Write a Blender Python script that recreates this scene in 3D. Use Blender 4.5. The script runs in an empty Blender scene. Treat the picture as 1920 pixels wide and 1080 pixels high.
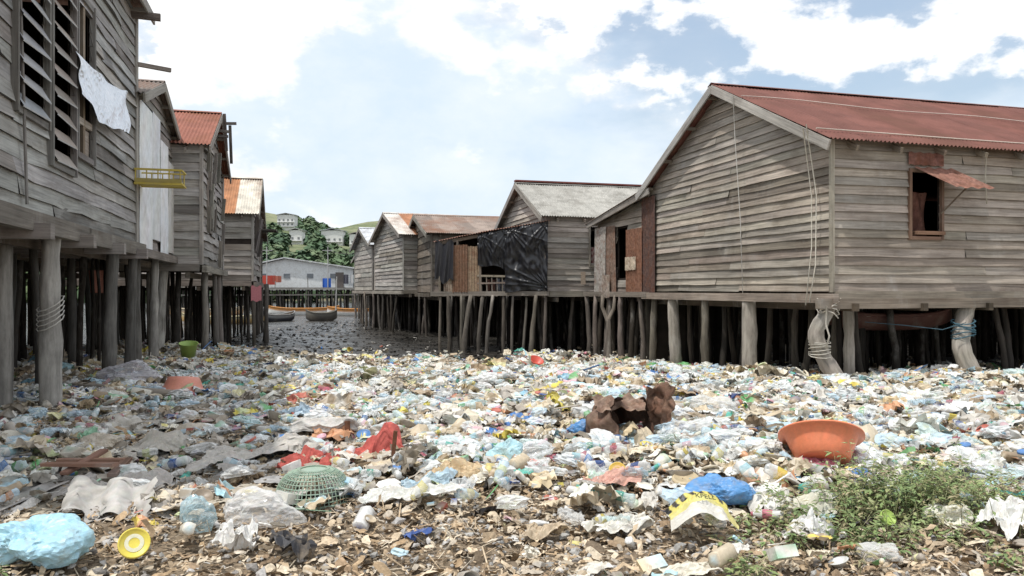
import bpy, bmesh, math, random
import numpy as np
from mathutils import Vector, Matrix, noise as mn
R=random.Random(7); rng=np.random.default_rng(7)
scene=bpy.context.scene
CAMH=1.55
g=Vector((-.265,.964,0)).normalized()
d=Vector((.964,.265,0)).normalized()
UP=Vector((0,0,1))

# ---------------------------------------------------------------- materials
def newmat(name,rough=.8,spec=.3):
    m=bpy.data.materials.new(name); m.use_nodes=True
    nt=m.node_tree; b=nt.nodes['Principled BSDF']
    b.inputs['Roughness'].default_value=rough
    b.inputs['Specular IOR Level'].default_value=spec
    return m,nt,b
def N(nt,t,**k):
    n=nt.nodes.new(t)
    for a,v in k.items(): setattr(n,a,v)
    return n
def noise_node(nt,vec,scale,detail=5,rough=.6,mscale=None):
    if mscale:
        mp=N(nt,'ShaderNodeMapping'); mp.inputs['Scale'].default_value=mscale
        nt.links.new(vec,mp.inputs['Vector']); vec=mp.outputs['Vector']
    n=N(nt,'ShaderNodeTexNoise'); n.inputs['Scale'].default_value=scale
    n.inputs['Detail'].default_value=detail; n.inputs['Roughness'].default_value=rough
    nt.links.new(vec,n.inputs['Vector']); return n.outputs['Fac']
def maprange(nt,f,a,b,c,e,smooth=False):
    n=N(nt,'ShaderNodeMapRange'); n.inputs[1].default_value=a;n.inputs[2].default_value=b
    n.inputs[3].default_value=c;n.inputs[4].default_value=e
    if smooth: n.interpolation_type='SMOOTHSTEP'
    nt.links.new(f,n.inputs[0]); return n.outputs[0]
def mathn(nt,op,a,b):
    n=N(nt,'ShaderNodeMath',operation=op)
    for i,s in ((0,a),(1,b)):
        if isinstance(s,(int,float)): n.inputs[i].default_value=s
        else: nt.links.new(s,n.inputs[i])
    return n.outputs[0]
def mul(nt,a,b): return mathn(nt,'MULTIPLY',a,b)
def scalecol(nt,col,f):
    n=N(nt,'ShaderNodeVectorMath',operation='SCALE'); nt.links.new(col,n.inputs[0]); nt.links.new(f,n.inputs['Scale']); return n.outputs[0]
def mixc(nt,f,a,b):
    n=N(nt,'ShaderNodeMix',data_type='RGBA')
    nt.links.new(f,n.inputs[0])
    for s,i in ((a,6),(b,7)):
        if isinstance(s,tuple): n.inputs[i].default_value=(*s,1)
        else: nt.links.new(s,n.inputs[i])
    return n.outputs[2]
def bump(nt,b,h,strength,dist=.01):
    n=N(nt,'ShaderNodeBump'); n.inputs['Strength'].default_value=strength; n.inputs['Distance'].default_value=dist
    nt.links.new(h,n.inputs['Height']); nt.links.new(n.outputs[0],b.inputs['Normal'])

def mat_wood(name,stain=(.10,.067,.048),stainamt=.5,gx=1.2,gy=38,lo=.62,hi=1.28):
    m,nt,b=newmat(name,.85,.2)
    at=N(nt,'ShaderNodeAttribute',attribute_name='Col'); uv=N(nt,'ShaderNodeUVMap',uv_map='UVMap'); tc=N(nt,'ShaderNodeTexCoord')
    gr=noise_node(nt,uv.outputs[0],1,7,.65,(gx,gy,1))
    gr2=noise_node(nt,uv.outputs[0],1,3,.5,(.5,7,1))
    big=noise_node(nt,tc.outputs['Object'],.8,5,.65)
    f=mul(nt,maprange(nt,gr,.3,.7,lo,hi),maprange(nt,gr2,.3,.7,.75,1.2))
    f=mul(nt,f,maprange(nt,big,.3,.7,.78,1.2))
    c=scalecol(nt,at.outputs['Color'],f)
    sn=noise_node(nt,uv.outputs[0],1,6,.7,(1.1,3.2,1))
    c=mixc(nt,maprange(nt,sn,.50,.72,0,stainamt),c,stain)
    sn2=noise_node(nt,tc.outputs['Object'],1.7,6,.7,(1,1,.5))
    c=mixc(nt,maprange(nt,sn2,.55,.75,0,.45),c,(.42,.40,.37))
    nt.links.new(c,b.inputs['Base Color'])
    bump(nt,b,gr,.45,.01)
    return m
def mat_attr(name,rough=.5,nscale=20,lo=.8,hi=1.15,spec=.4,bmp=0,dirt=None,dirtamt=0):
    m,nt,b=newmat(name,rough,spec)
    at=N(nt,'ShaderNodeAttribute',attribute_name='Col'); tc=N(nt,'ShaderNodeTexCoord')
    n=noise_node(nt,tc.outputs['Object'],nscale,5,.65)
    c=scalecol(nt,at.outputs['Color'],maprange(nt,n,.3,.7,lo,hi))
    if dirt:
        n2=noise_node(nt,tc.outputs['Object'],nscale*.35,6,.7)
        c=mixc(nt,maprange(nt,n2,.48,.68,0,dirtamt),c,dirt)
    nt.links.new(c,b.inputs['Base Color'])
    if bmp: bump(nt,b,n,bmp,.02)
    return m
WOOD=mat_wood('weathered_wood')
POST=mat_wood('mangrove_post',(.05,.04,.03),.6,2.2,14,.55,1.35)
ROOF=mat_attr('corrugated_iron',.7,1.6,.75,1.2,.2,0,(.12,.06,.04),.6)
ROOFR=mat_attr('rusted_iron',.75,2.2,.65,1.25,.25,.1,(.20,.08,.035),.75)
ROOFG=mat_attr('fibre_cement',.85,5,.75,1.2,.2,0,(.14,.13,.11),.55)
PAINT=mat_attr('old_paint',.7,6,.85,1.1,.3,0,(.3,.26,.2),.3)
PLASTIC=mat_attr('dirty_plastic',.4,35,.85,1.1,.4,.15,(.40,.31,.20),.33)
CLEANPL=mat_attr('moulded_plastic',.4,35,.92,1.06,.4,.05,(.40,.25,.15),.12)
CLOTH=mat_attr('cloth',.9,30,.8,1.15,.1,.2)
HUSK=mat_attr('husk',.9,60,.7,1.25,.15,.3)
RUST=mat_attr('rust',.9,14,.55,1.45,.15,.6,(.16,.06,.03),.6)
TARP=mat_attr('black_tarp',.3,8,.8,1.2,.5,.05)
DARK=mat_attr('dark_blocker',.95,3,.6,1.2,.1)  # dark material for floors and the added shells and skirts that block light
FOL=mat_attr('foliage',.8,.2,.7,1.3,.2)
LEAF=mat_attr('weed_leaf',.55,9,.8,1.2,.35)
def mat_foil():
    m,nt,b=newmat('foil',.3,.5); b.inputs['Metallic'].default_value=.5
    b.inputs['Base Color'].default_value=(.8,.83,.88,1)
    tc=N(nt,'ShaderNodeTexCoord'); v=N(nt,'ShaderNodeTexVoronoi'); v.inputs['Scale'].default_value=14
    nt.links.new(tc.outputs['Object'],v.inputs['Vector']); bump(nt,b,v.outputs[0],.8,.03); return m
FOIL=mat_foil()
def mat_clear():
    m,nt,b=newmat('clear_plastic',.15,.6)
    at=N(nt,'ShaderNodeAttribute',attribute_name='Col'); nt.links.new(at.outputs['Color'],b.inputs['Base Color'])
    tr=N(nt,'ShaderNodeBsdfTransparent'); mx=N(nt,'ShaderNodeMixShader')
    lw=N(nt,'ShaderNodeLayerWeight'); lw.inputs[0].default_value=.5
    nt.links.new(maprange(nt,lw.outputs['Facing'],0,1,.3,.9),mx.inputs[0])
    nt.links.new(tr.outputs[0],mx.inputs[1]); nt.links.new(b.outputs[0],mx.inputs[2])
    nt.links.new(mx.outputs[0],nt.nodes['Material Output'].inputs[0]); return m
CLEAR=mat_clear()

# ---------------------------------------------------------------- mesh builder
class MB:
    def __init__(s): s.v=[];s.f=[];s.uv=[];s.c=[]
    def face(s,pts,col,uvs=None):
        i=len(s.v)
        s.v+= [tuple(p) for p in pts]
        s.uv+= uvs if uvs else [(p[0]+p[1],p[2]) for p in pts]
        if isinstance(col,list): s.c+=col
        else: s.c+=[col]*len(pts)
        s.f.append(tuple(range(i,i+len(pts))))
    def box(s,c,ax,ay,az,col):
        c=Vector(c); lx,ly,lz=ax.length*2,ay.length*2,az.length*2; o=R.random()*20
        for (A,B,la,lb,n,ln) in ((ax,ay,lx,ly,az,1),(ax,az,lx,lz,ay,1),(ay,az,ly,lz,ax,0)):
            for sg in (-1,1):
                pts=[c+n*sg-A-B,c+n*sg+A-B,c+n*sg+A+B,c+n*sg-A+B]
                if ln: uv=[(o,o),(o+la,o),(o+la,o+lb),(o,o+lb)]
                else: uv=[(o,o),(o+la*.1,o),(o+la*.1,o+lb),(o,o+lb)]
                s.face(pts,col,uv)
    def beam(s,p,q,w,h,col,up=UP):
        p=Vector(p);q=Vector(q);a=(q-p); x=a.normalized()
        if abs(x.dot(up))>.98: up=Vector((0,1,0)) if abs(x.y)<.9 else Vector((1,0,0))
        y=up.cross(x).normalized(); z=x.cross(y)
        s.box((p+q)/2,a/2,y*w/2,z*h/2,col)
    def tube(s,pts,rad,cols,seg=8,rough=0,cap=True):
        base=len(s.v); pts=[Vector(p) for p in pts]; n=len(pts); o=R.random()*30; L=0
        ph=[R.uniform(1-rough,1+rough) for _ in range(seg)]
        for i,p in enumerate(pts):
            t=(pts[min(i+1,n-1)]-pts[max(i-1,0)]).normalized()
            a=t.cross(Vector((.3,1,.1))).normalized(); b=t.cross(a)
            if i: L+=(p-pts[i-1]).length
            for k in range(seg):
                an=2*math.pi*k/seg; r=rad[i]*ph[k]*R.uniform(1-rough*.5,1+rough*.5)
                s.v.append(tuple(p+a*math.cos(an)*r+b*math.sin(an)*r)); s.uv.append((L+o,(k if k<=seg/2 else seg-k)*.06+o)); s.c.append(cols[i] if isinstance(cols,list) else cols)
        for i in range(n-1):
            for k in range(seg):
                k2=(k+1)%seg
                s.f.append((base+i*seg+k,base+i*seg+k2,base+(i+1)*seg+k2,base+(i+1)*seg+k))
        if cap:
            s.f.append(tuple(base+k for k in range(seg))); s.f.append(tuple(base+(n-1)*seg+k for k in range(seg)))
    def grid(s,fn,nu,nv,col):
        base=len(s.v)
        for j in range(nv+1):
            for i in range(nu+1):
                u,v=i/nu,j/nv; p=fn(u,v); s.v.append(tuple(p)); s.uv.append((u*3,v*3))
                s.c.append(col(u,v) if callable(col) else col)
        for j in range(nv):
            for i in range(nu):
                a=base+j*(nu+1)+i; s.f.append((a,a+1,a+nu+2,a+nu+1))
    def build(s,name,mat,parent=None,smooth=False):
        me=bpy.data.meshes.new(name); me.from_pydata(s.v,[],s.f)
        ca=me.color_attributes.new('Col','FLOAT_COLOR','POINT')
        arr=np.ones((len(s.v),4),dtype=np.float32); arr[:,:3]=np.array(s.c,dtype=np.float32).reshape(-1,3); ca.data.foreach_set('color',arr.ravel())
        uvl=me.uv_layers.new(name='UVMap'); li=np.zeros(len(me.loops),dtype=np.int32); me.loops.foreach_get('vertex_index',li)
        uvl.data.foreach_set('uv',np.array(s.uv,dtype=np.float32)[li].ravel())
        me.materials.append(mat)
        if smooth: me.polygons.foreach_set('use_smooth',[True]*len(me.polygons))
        ob=bpy.data.objects.new(name,me); scene.collection.objects.link(ob)
        if parent: ob.parent=parent
        return ob
def empty(name,loc=(0,0,0)):
    e=bpy.data.objects.new(name,None); scene.collection.objects.link(e); return e
def cv(c,a=.15):
    k=R.uniform(1-a,1+a); return (c[0]*k*R.uniform(.96,1.04),c[1]*k,c[2]*k*R.uniform(.96,1.04))

# ---------------------------------------------------------------- ground height
def sst(t): t=np.clip(t,0,1); return t*t*(3-2*t)
def gz(x,y):
    x=np.asarray(x,dtype=float); y=np.asarray(y,dtype=float)
    lane=sst((x+8.5)/3); s1=sst((y-12)/8); s2=sst((y-19)/7)
    z=-.40*(lane*s1+(1-lane)*s2)
    n=.035*np.sin(x*1.7+y*.6)+.03*np.sin(x*.8-y*1.9+1)+.02*np.sin(x*4.1+y*3.3)+.015*np.sin(x*6.3-y*5.1+2)
    far=sst((y-22)/6)
    z=z+n*(1-.35*far)-.012*far
    z=z-.5*sst((y-33)/30)
    z=z+2.2*sst((y-110)/60)
    return z
def gzf(x,y): return float(gz(x,y))

def axis(segs):
    out=[]
    for a,b,n in segs: out+=list(np.linspace(a,b,n,endpoint=False))
    return np.array(out+[segs[-1][1]])
def build_ground():
    xs=axis([(-2500,-200,8),(-200,-20,16),(-20,20,260),(20,200,16),(200,2500,8)])
    ys=axis([(-1500,-20,8),(-20,3,12),(3,40,240),(40,200,40),(200,3000,12)])
    X,Y=np.meshgrid(xs,ys); Z=gz(X,Y)
    V=np.stack([X,Y,Z],-1).reshape(-1,3); nx=len(xs)
    F=[(j*nx+i,j*nx+i+1,(j+1)*nx+i+1,(j+1)*nx+i) for j in range(len(ys)-1) for i in range(nx-1)]
    me=bpy.data.meshes.new('ground'); me.from_pydata(V.tolist(),[],F); me.polygons.foreach_set('use_smooth',[True]*len(F))
    m,nt,b=newmat('ground_mud',.7,.25)
    tc=N(nt,'ShaderNodeTexCoord'); o=tc.outputs['Object']
    n1=noise_node(nt,o,26,8,.75)
    v=N(nt,'ShaderNodeTexVoronoi'); v.inputs['Scale'].default_value=32; nt.links.new(o,v.inputs['Vector'])
    dry=mixc(nt,maprange(nt,n1,.35,.65,0,1),(.17,.125,.085),(.38,.30,.21))
    dry=scalecol(nt,dry,maprange(nt,v.outputs[0],0,.8,1.3,.6))
    wet=mixc(nt,maprange(nt,n1,.35,.65,0,1),(.014,.013,.011),(.045,.040,.034))
    sep=N(nt,'ShaderNodeSeparateXYZ'); nt.links.new(o,sep.inputs[0])
    w=maprange(nt,sep.outputs[2],-.32,-.12,1,0)
    c=mixc(nt,w,dry,wet)
    far=maprange(nt,sep.outputs[1],120,160,0,1)
    c=mixc(nt,far,c,(.06,.09,.035))
    nt.links.new(c,b.inputs['Base Color'])
    nt.links.new(maprange(nt,w,0,1,.85,.42),b.inputs['Roughness'])
    bump(nt,b,n1,.5,.025)
    me.materials.append(m); ob=bpy.data.objects.new('ground',me); scene.collection.objects.link(ob)
build_ground()
def build_water():
    mb=MB(); mb.face([(-1500,14,-.40),(1500,14,-.40),(1500,140,-.40),(-1500,140,-.40)],(.1,.1,.1))
    m,nt,b=newmat('muddy_water',.06,.35)
    tc=N(nt,'ShaderNodeTexCoord'); o=tc.outputs['Object']
    n=noise_node(nt,o,2.5,4,.6,(1,2.2,1)); n2=noise_node(nt,o,.8,6,.65)
    c=mixc(nt,maprange(nt,n2,.4,.6,0,1),(.018,.017,.015),(.06,.055,.048))
    nt.links.new(c,b.inputs['Base Color']); nt.links.new(maprange(nt,n2,.4,.6,.05,.22),b.inputs['Roughness'])
    bump(nt,b,n,.8,.10)
    mb.build('water',m)
build_water()

# ---------------------------------------------------------------- walls
def topz(profile,s): return float(np.interp(s,[p[0] for p in profile],[p[1] for p in profile]))
def interval(profile,z):
    ss=np.linspace(profile[0][0],profile[-1][0],600); zz=np.interp(ss,[p[0] for p in profile],[p[1] for p in profile])
    k=np.where(zz>=z-1e-6)[0]
    return (ss[k[0]],ss[k[-1]]) if len(k) else None
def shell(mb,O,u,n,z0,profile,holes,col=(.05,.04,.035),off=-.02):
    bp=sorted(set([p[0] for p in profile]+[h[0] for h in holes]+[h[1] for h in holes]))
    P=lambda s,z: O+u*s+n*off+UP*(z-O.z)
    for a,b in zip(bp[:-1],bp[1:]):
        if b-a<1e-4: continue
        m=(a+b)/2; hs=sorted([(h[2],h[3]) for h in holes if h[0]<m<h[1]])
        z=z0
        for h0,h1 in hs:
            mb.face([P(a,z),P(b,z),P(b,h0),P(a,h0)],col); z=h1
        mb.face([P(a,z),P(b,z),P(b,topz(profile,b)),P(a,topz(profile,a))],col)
def clap(mb,O,u,n,z0,profile,ph=.15,col=(.3,.27,.23),holes=[],var=.2,warp=.006,miss=0):
    O=Vector((O.x,O.y,0)); z=z0; zmax=max(p[1] for p in profile)
    while z<zmax:
        h=ph*R.uniform(.92,1.08); ib=interval(profile,z+.001)
        it=interval(profile,min(z+h,zmax)) 
        if ib is None: break
        if it is None: it=((ib[0]+ib[1])/2,)*2
        zm=z+h/2
        segs=[]; a=ib[0]
        while a<ib[1]-.01:
            b=a+R.uniform(2.4,6)
            if ib[1]-b<.9: b=ib[1]
            segs.append((a,b)); a=b
        for hh in holes:
            if hh[2]<zm<hh[3]:
                ns=[]
                for a,b in segs:
                    if hh[1]<=a or hh[0]>=b: ns.append((a,b)); continue
                    if a<hh[0]: ns.append((a,hh[0]))
                    if b>hh[1]: ns.append((hh[1],b))
                segs=ns
        rowk=R.uniform(.85,1.13)
        for a,b in segs:
            if R.random()<miss: continue
            c=cv(col,var); c=(c[0]*rowk,c[1]*rowk,c[2]*rowk); off=R.uniform(0,50); o1=R.uniform(.03,.05); tilt=R.uniform(-.009,.009)
            if R.random()<.12: k=R.uniform(.55,.8); c=(c[0]*k,c[1]*k*.97,c[2]*k*.94)
            m=max(1,int((b-a)/.6)); w1=[R.gauss(0,warp*.7) for _ in range(m+1)]; w2=[R.gauss(0,warp) for _ in range(m+1)]
            a+=R.uniform(.0,.008)
            for i in range(m):
                s0=a+(b-a)*i/m; s1=a+(b-a)*(i+1)/m
                t0=min(max(s0,it[0]),it[1]); t1=min(max(s1,it[0]),it[1])
                zt=min(z+h,zmax)
                def P(s,zz,o): return O+u*s+n*o+UP*zz
                za=z-.015+tilt*i/m+w1[i]; zb=z-.015+tilt*(i+1)/m+w1[i+1]
                uv=[(s0+off,z+off),(s1+off,z+off),(s1+off,z+h+off),(s0+off,z+h+off)]
                mb.face([P(s0,za,o1+w2[i]),P(s1,zb,o1+w2[i+1]),P(t1,zt+.012,.006),P(t0,zt+.012,.006)],c,uv)
                dk=(c[0]*.35,c[1]*.35,c[2]*.35)  # plank underside coloured darker to paint the shadow line at each overlap
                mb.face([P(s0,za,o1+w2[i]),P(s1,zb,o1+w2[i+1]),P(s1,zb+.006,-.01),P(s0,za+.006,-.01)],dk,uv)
        z+=h
def corr(mb,E0,E1,R0,R1,colfn,pitch=.085,amp=.018,rows=4,sag=.02,ragged=.03):
    E0,E1,R0,R1=map(Vector,(E0,E1,R0,R1)); L=(E1-E0).length; nrm=((E1-E0).cross(R0-E0)).normalized()
    if nrm.z<0: nrm=-nrm
    nw=int(L/pitch)*4; sh=[R.uniform(-1,1) for _ in range(int(L/.75)+3)]; base=len(mb.v)
    for j in range(rows+1):
        v=j/rows
        for i in range(nw+1):
            u=i/nw; k=int(u*L/.75)
            p=E0.lerp(E1,u).lerp(R0.lerp(R1,u),v)
            dn=(R0-E0).normalized()
            p=p+nrm*(amp*math.sin(u*L/pitch*2*math.pi)+sag*math.sin(u*5+v*2+sh[0]*3)*.5+sh[k]*.008)
            if j==0: p=p-dn*(sh[k]*ragged)
            mb.v.append(tuple(p)); mb.uv.append((u*L,v)); mb.c.append(colfn(k,u,v))
    for j in range(rows):
        for i in range(nw):
            a=base+j*(nw+1)+i; mb.f.append((a,a+1,a+nw+2,a+nw+1))
def post(mb,x,y,z1,r=.08,col=(.3,.27,.23),bend=.06,z0=None,lean=None,wet=.6,seg=8):
    if z0 is None: z0=gzf(x,y)-.15
    if lean is None: lean=(R.gauss(0,bend*.8),R.gauss(0,bend*.6))
    n=8; px=R.uniform(0,6); pts=[];rad=[];cs=[]; bend=bend*.35
    for i in range(n):
        t=i/(n-1); z=z0+(z1-z0)*t
        pts.append((x+bend*math.sin(px+t*3)+R.gauss(0,bend*.16)+lean[0]*(1-t),y+bend*math.cos(px*1.7+t*2.5)+lean[1]*(1-t),z))
        rad.append(r*(1.2-.3*t)*R.uniform(.9,1.1))
        hh=z-z0; k=1 if hh>wet else .3+.7*hh/wet
        cs.append((col[0]*k,col[1]*k,col[2]*k))
    mb.tube(pts,rad,cs,seg,.12)

def house(name,O,u,v,W,Lg,zf,ze,zr,wcol,roofcol,roofmat,ridge=.5,holesG=[],holesL=[],ph=.15,over=.3,posts=1.25,postcol=(.15,.13,.11),fascia=(.3,.28,.25),warp=.006,miss=0,beam=True,var=.17,edge=True,skirt=False):
    e=empty(name); O=Vector((O[0],O[1],0))
    profG=[(0,ze),(W*ridge,zr),(W,ze)]; profL=[(0,ze),(Lg,ze)]
    mb=MB(); sh=MB()
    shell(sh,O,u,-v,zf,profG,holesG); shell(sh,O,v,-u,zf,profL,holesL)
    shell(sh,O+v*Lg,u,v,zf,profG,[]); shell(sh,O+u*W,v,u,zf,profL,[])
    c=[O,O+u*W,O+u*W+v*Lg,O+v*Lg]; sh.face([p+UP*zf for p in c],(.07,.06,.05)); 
    sh.build('light_block_walls',DARK,e)  # floor plus dark planes added behind the planks to darken gaps, block sun
    clap(mb,O,u,-v,zf,profG,ph,wcol,holesG,var,warp,miss)
    clap(mb,O,v,-u,zf,profL,ph,wcol,holesL,var,warp,miss)
    clap(mb,O+u*W,v,u,zf,profL,.3,wcol,[],var,warp)
    clap(mb,O+v*Lg,u,v,zf,profG,.3,wcol,[],var,warp)
    for a,b in ((0,0),(W,0),(0,Lg)):
        p=O+u*a+v*b; k=(-v-u)*.035 if (a,b)==(0,0) else ((-v+u)*.03 if a else (v-u)*.03)
        mb.beam(p+k+UP*(zf-.03),p+k+UP*(ze-.02),.07,.07,cv(wcol,.1))
    mb.build('plank_walls',WOOD,e)
    fb=MB(); bc=(wcol[0]*.75,wcol[1]*.72,wcol[2]*.68)
    if beam:
        fb.beam(O-v*.12-u*.25+UP*(zf-.13),O-v*.12+u*(W+.2)+UP*(zf-.13),.1,.16,cv(bc))
        fb.beam(O-u*.10-v*.0+UP*(zf-.1),O-u*.10+v*(Lg+.2)+UP*(zf-.1),.1,.18,cv(bc))
        for k in range(int(Lg/1.4)+1):
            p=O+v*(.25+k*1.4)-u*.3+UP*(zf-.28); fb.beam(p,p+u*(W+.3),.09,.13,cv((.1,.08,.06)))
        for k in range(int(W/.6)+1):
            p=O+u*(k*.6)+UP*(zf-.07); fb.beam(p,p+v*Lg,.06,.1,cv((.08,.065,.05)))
    rp=O+u*W*ridge+UP*zr; sl=(zr-ze)/(W*ridge); sl2=(zr-ze)/(W*(1-ridge))
    side=-over
    a=O+UP*(ze-sl*over-.03)-u*over+v*side; b=rp+v*side+UP*-.03; c2=O+u*(W+over)+UP*(ze-sl2*over-.03)+v*side
    fb.beam(a,b,.035,.17,cv(fascia,.1)); fb.beam(b,c2,.035,.17,cv(fascia,.1))
    for t in (.12,.4,.7,.95):
        for q in (0,1):
            p=(O-u*over+UP*(ze-sl*over)).lerp(rp,t) if q==0 else (O+u*(W+over)+UP*(ze-sl2*over)).lerp(rp,t)
            fb.beam(p-v*(over+.0)+UP*-.07,p+v*.3+UP*-.07,.06,.07,cv(bc))
    for k in range(int(Lg/.9)):
        p=O+v*(.3+k*.9)+UP*(ze-.06); fb.beam(p-u*over*.9-UP*sl*over*.9,p+u*.2+UP*sl*.2,.05,.09,cv(bc))
    fb.build('frame_beams',WOOD,e)
    rb=MB(); cf=roofcol
    E0=O-u*over-v*over+UP*(ze-sl*over+.08); E1=O-u*over+v*(Lg+over)+UP*(ze-sl*over+.08)
    F0=O+u*(W+over)-v*over+UP*(ze-sl2*over+.08); F1=F0+v*(Lg+2*over)
    R0=rp-v*over+UP*.08; R1=rp+v*(Lg+over)+UP*.08
    corr(rb,E0,E1,R0,R1,cf); corr(rb,F0,F1,R0,R1,cf)
    rb.build('roof',roofmat,e,True)
    if zr-ze>.4:
        rc=MB(); cc=cf(0,0,1)
        for sg in (-1,1):
            rc.face([R0+UP*.03,R1+UP*.03,R1+u*sg*.16+UP*-.035,R0+u*sg*.16+UP*-.035],cc)
        rc.build('ridge_cap',roofmat,e)
    pb=MB()
    nx=max(2,round(W/posts)); ny=max(2,round(Lg/posts))
    for i in range(nx+1):
        for j in range(ny+1):
            on=(i==0 or j==0)
            if (i==0 and j<=0) or (on and not edge): continue
            p=O+u*(W*i/nx)+v*(Lg*j/ny); x=p.x+R.gauss(0,.2); y=p.y+R.gauss(0,.2)
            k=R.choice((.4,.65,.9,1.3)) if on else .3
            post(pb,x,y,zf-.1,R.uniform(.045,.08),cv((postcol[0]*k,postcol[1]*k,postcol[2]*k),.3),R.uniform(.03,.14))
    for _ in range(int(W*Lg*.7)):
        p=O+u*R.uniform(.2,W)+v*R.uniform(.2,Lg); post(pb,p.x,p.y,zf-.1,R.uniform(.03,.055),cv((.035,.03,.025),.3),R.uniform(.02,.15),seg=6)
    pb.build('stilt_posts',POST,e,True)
    if skirt:
        sk=MB(); p0=O+u*W; ax=v; s=0
        while s<Lg:
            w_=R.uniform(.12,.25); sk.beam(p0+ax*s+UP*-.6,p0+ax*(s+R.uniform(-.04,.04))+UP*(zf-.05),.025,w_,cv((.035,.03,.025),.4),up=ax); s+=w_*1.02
        sk.build('light_block_skirt',DARK,e)  # dark boards added at the rear to shut daylight out below the floor
    return e,O
def frame(mb,O,u,n,h,col,w=.06,t=.05):
    P=lambda s,z:O+u*s+n*.045+UP*z
    mb.beam(P(h[0]-w/2,h[2]-w),P(h[0]-w/2,h[3]+w),t,w,cv(col),up=n)
    mb.beam(P(h[1]+w/2,h[2]-w),P(h[1]+w/2,h[3]+w),t,w,cv(col),up=n)
    mb.beam(P(h[0],h[2]-w/2),P(h[1],h[2]-w/2),w,t,cv(col),up=n)
    mb.beam(P(h[0],h[3]+w/2),P(h[1],h[3]+w/2),w,t,cv(col),up=n)

def redroof(base,a=.15):
    ks=[R.uniform(1-a,1+a) for _ in range(80)]
    return lambda k,u,v:(base[0]*ks[k],base[1]*ks[k],base[2]*ks[k])

# ================================================================ RIGHT HOUSE (A)
OA=Vector((5.42,13.0,0)); WA=7.0; LA=11.5
winA=(1.58,2.2,2.5,3.62)
eA,_=house('stilt_house',OA,g,d,WA,LA,1.55,4.12,5.86,(.37,.325,.275),redroof((.185,.078,.062),.12),ROOF,holesL=[winA],ph=.152,posts=1.5,over=.28,postcol=(.14,.12,.1),fascia=(.42,.40,.37),edge=False,skirt=True,var=.13)
mb=MB(); frame(mb,OA,d,-g,winA,(.22,.14,.10)); mb.build('window_frame',WOOD,eA)
mb=MB()
P=lambda t,o,z:OA+d*t-g*o+UP*z
mb.grid(lambda u,v:P(1.6+.8*u+.42*v,.08+.5*v,3.70-.40*v+.015*math.sin(u*20)),14,4,lambda u,v:cv((.25,.13,.10),.08))
mb.grid(lambda u,v:P(1.5+.75*u,.07,3.74+.22*v+.012*math.sin(u*25)),12,2,lambda u,v:cv((.2,.10,.08),.1))
mb.build('window_awning',RUST,eA)
mb=MB()
mb.beam(P(2.2,.05,2.9),P(2.5,.42,3.42),.025,.025,(.2,.16,.12))
mb.box(P(1.95,.03,2.56),d*.3,g*.08,UP*.03,(.25,.15,.1)); mb.build('window_sill',WOOD,eA)
mb=MB(); mb.grid(lambda u,v:P(1.62+.5*u,-.2+.05*math.sin(u*9+v*4),2.5+.8*v),8,8,lambda u,v:cv((.14,.07,.055),.3)); mb.build('curtain',CLOTH,eA)
pb=MB()
lc=(.40,.36,.31)
post(pb,3.9,18.5,1.45,.13,lc,.06,seg=12,wet=.6); post(pb,4.72,15.35,1.45,.135,lc,.05,seg=12,wet=.5,lean=(.02,0))
post(pb,6.05,13.8,1.45,.085,lc,.04,seg=10)
def bentpost(pb,pts,r):
    fine=[]
    P_=[Vector(p) for p in pts]
    for i in range(len(P_)-1):
        for k in range(4):
            t=k/4; a=P_[max(i-1,0)];b=P_[i];c=P_[i+1];e=P_[min(i+2,len(P_)-1)]
            fine.append(.5*((2*b)+(-a+c)*t+(2*a-5*b+4*c-e)*t*t+(-a+3*b-3*c+e)*t**3))
    fine.append(P_[-1]); n=len(fine)
    pb.tube(fine,[r*(1.2-.35*i/n)*R.uniform(.92,1.08) for i in range(n)],[cv((.37,.335,.29),.15) for _ in fine],12,.1)
bentpost(pb,[(5.52,12.9,-.2),(5.42,12.9,.1),(5.20,12.9,.5),(5.10,12.9,.85),(5.26,12.9,1.15),(5.42,13,1.42)],.135)
bentpost(pb,[(8.2,13.35,-.2),(8.0,13.35,.1),(7.84,13.4,.55),(7.98,13.6,1.0),(8.15,13.7,1.4)],.15)
for q in [(10.1,14.3),(11.8,14.8),(4.25,17.0),(3.62,19.6)]: post(pb,q[0],q[1],1.45,.09,(.17,.15,.12),.07)
for t in (1.2,2.0,3.6,4.3,4.8,6.0,6.6,7.3,9): 
    q=OA+d*t+g*R.uniform(.7,1.2); post(pb,q.x,q.y,1.4,.06,cv((.08,.07,.06),.3),.12)
for L_ in (.8,1.3,2.1,3.1,3.9,4.5,5.2,5.8,6.4):
    q=OA+g*L_+d*R.uniform(.5,.9); post(pb,q.x,q.y,1.4,.06,cv((.1,.085,.07),.4),.12)
pb.build('front_posts',POST,eA,True)
mb=MB()
mb.beam(OA-g*.16+d*-.4+UP*1.33,OA-g*.16+d*12+UP*1.36,.14,.17,(.24,.20,.16)); mb.build('bearer',WOOD,eA)
rp=MB()
def rope(mb,pts,r,col): mb.tube(pts,[r]*len(pts),col,6,0)
def Lp(L,o,z): return OA+g*L-d*o+UP*z
rope(rp,[Lp(2.55,.33,5.45),Lp(2.53,.3,4.6),Lp(2.5,.2,3),Lp(2.5,.14,1.4)],.008,(.6,.58,.54))
rope(rp,[Lp(.25,.33,4.4),Lp(.2,.16,3.2),Lp(.25,.14,2),Lp(.2,.3,1.35)],.010,(.62,.58,.5))
rope(rp,[Lp(.33,.33,4.35),Lp(.33,.16,3.2),Lp(.34,.15,2.3),Lp(.3,.3,1.3)],.010,(.62,.58,.5))
sl=(5.86-4.12)/3.5
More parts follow.
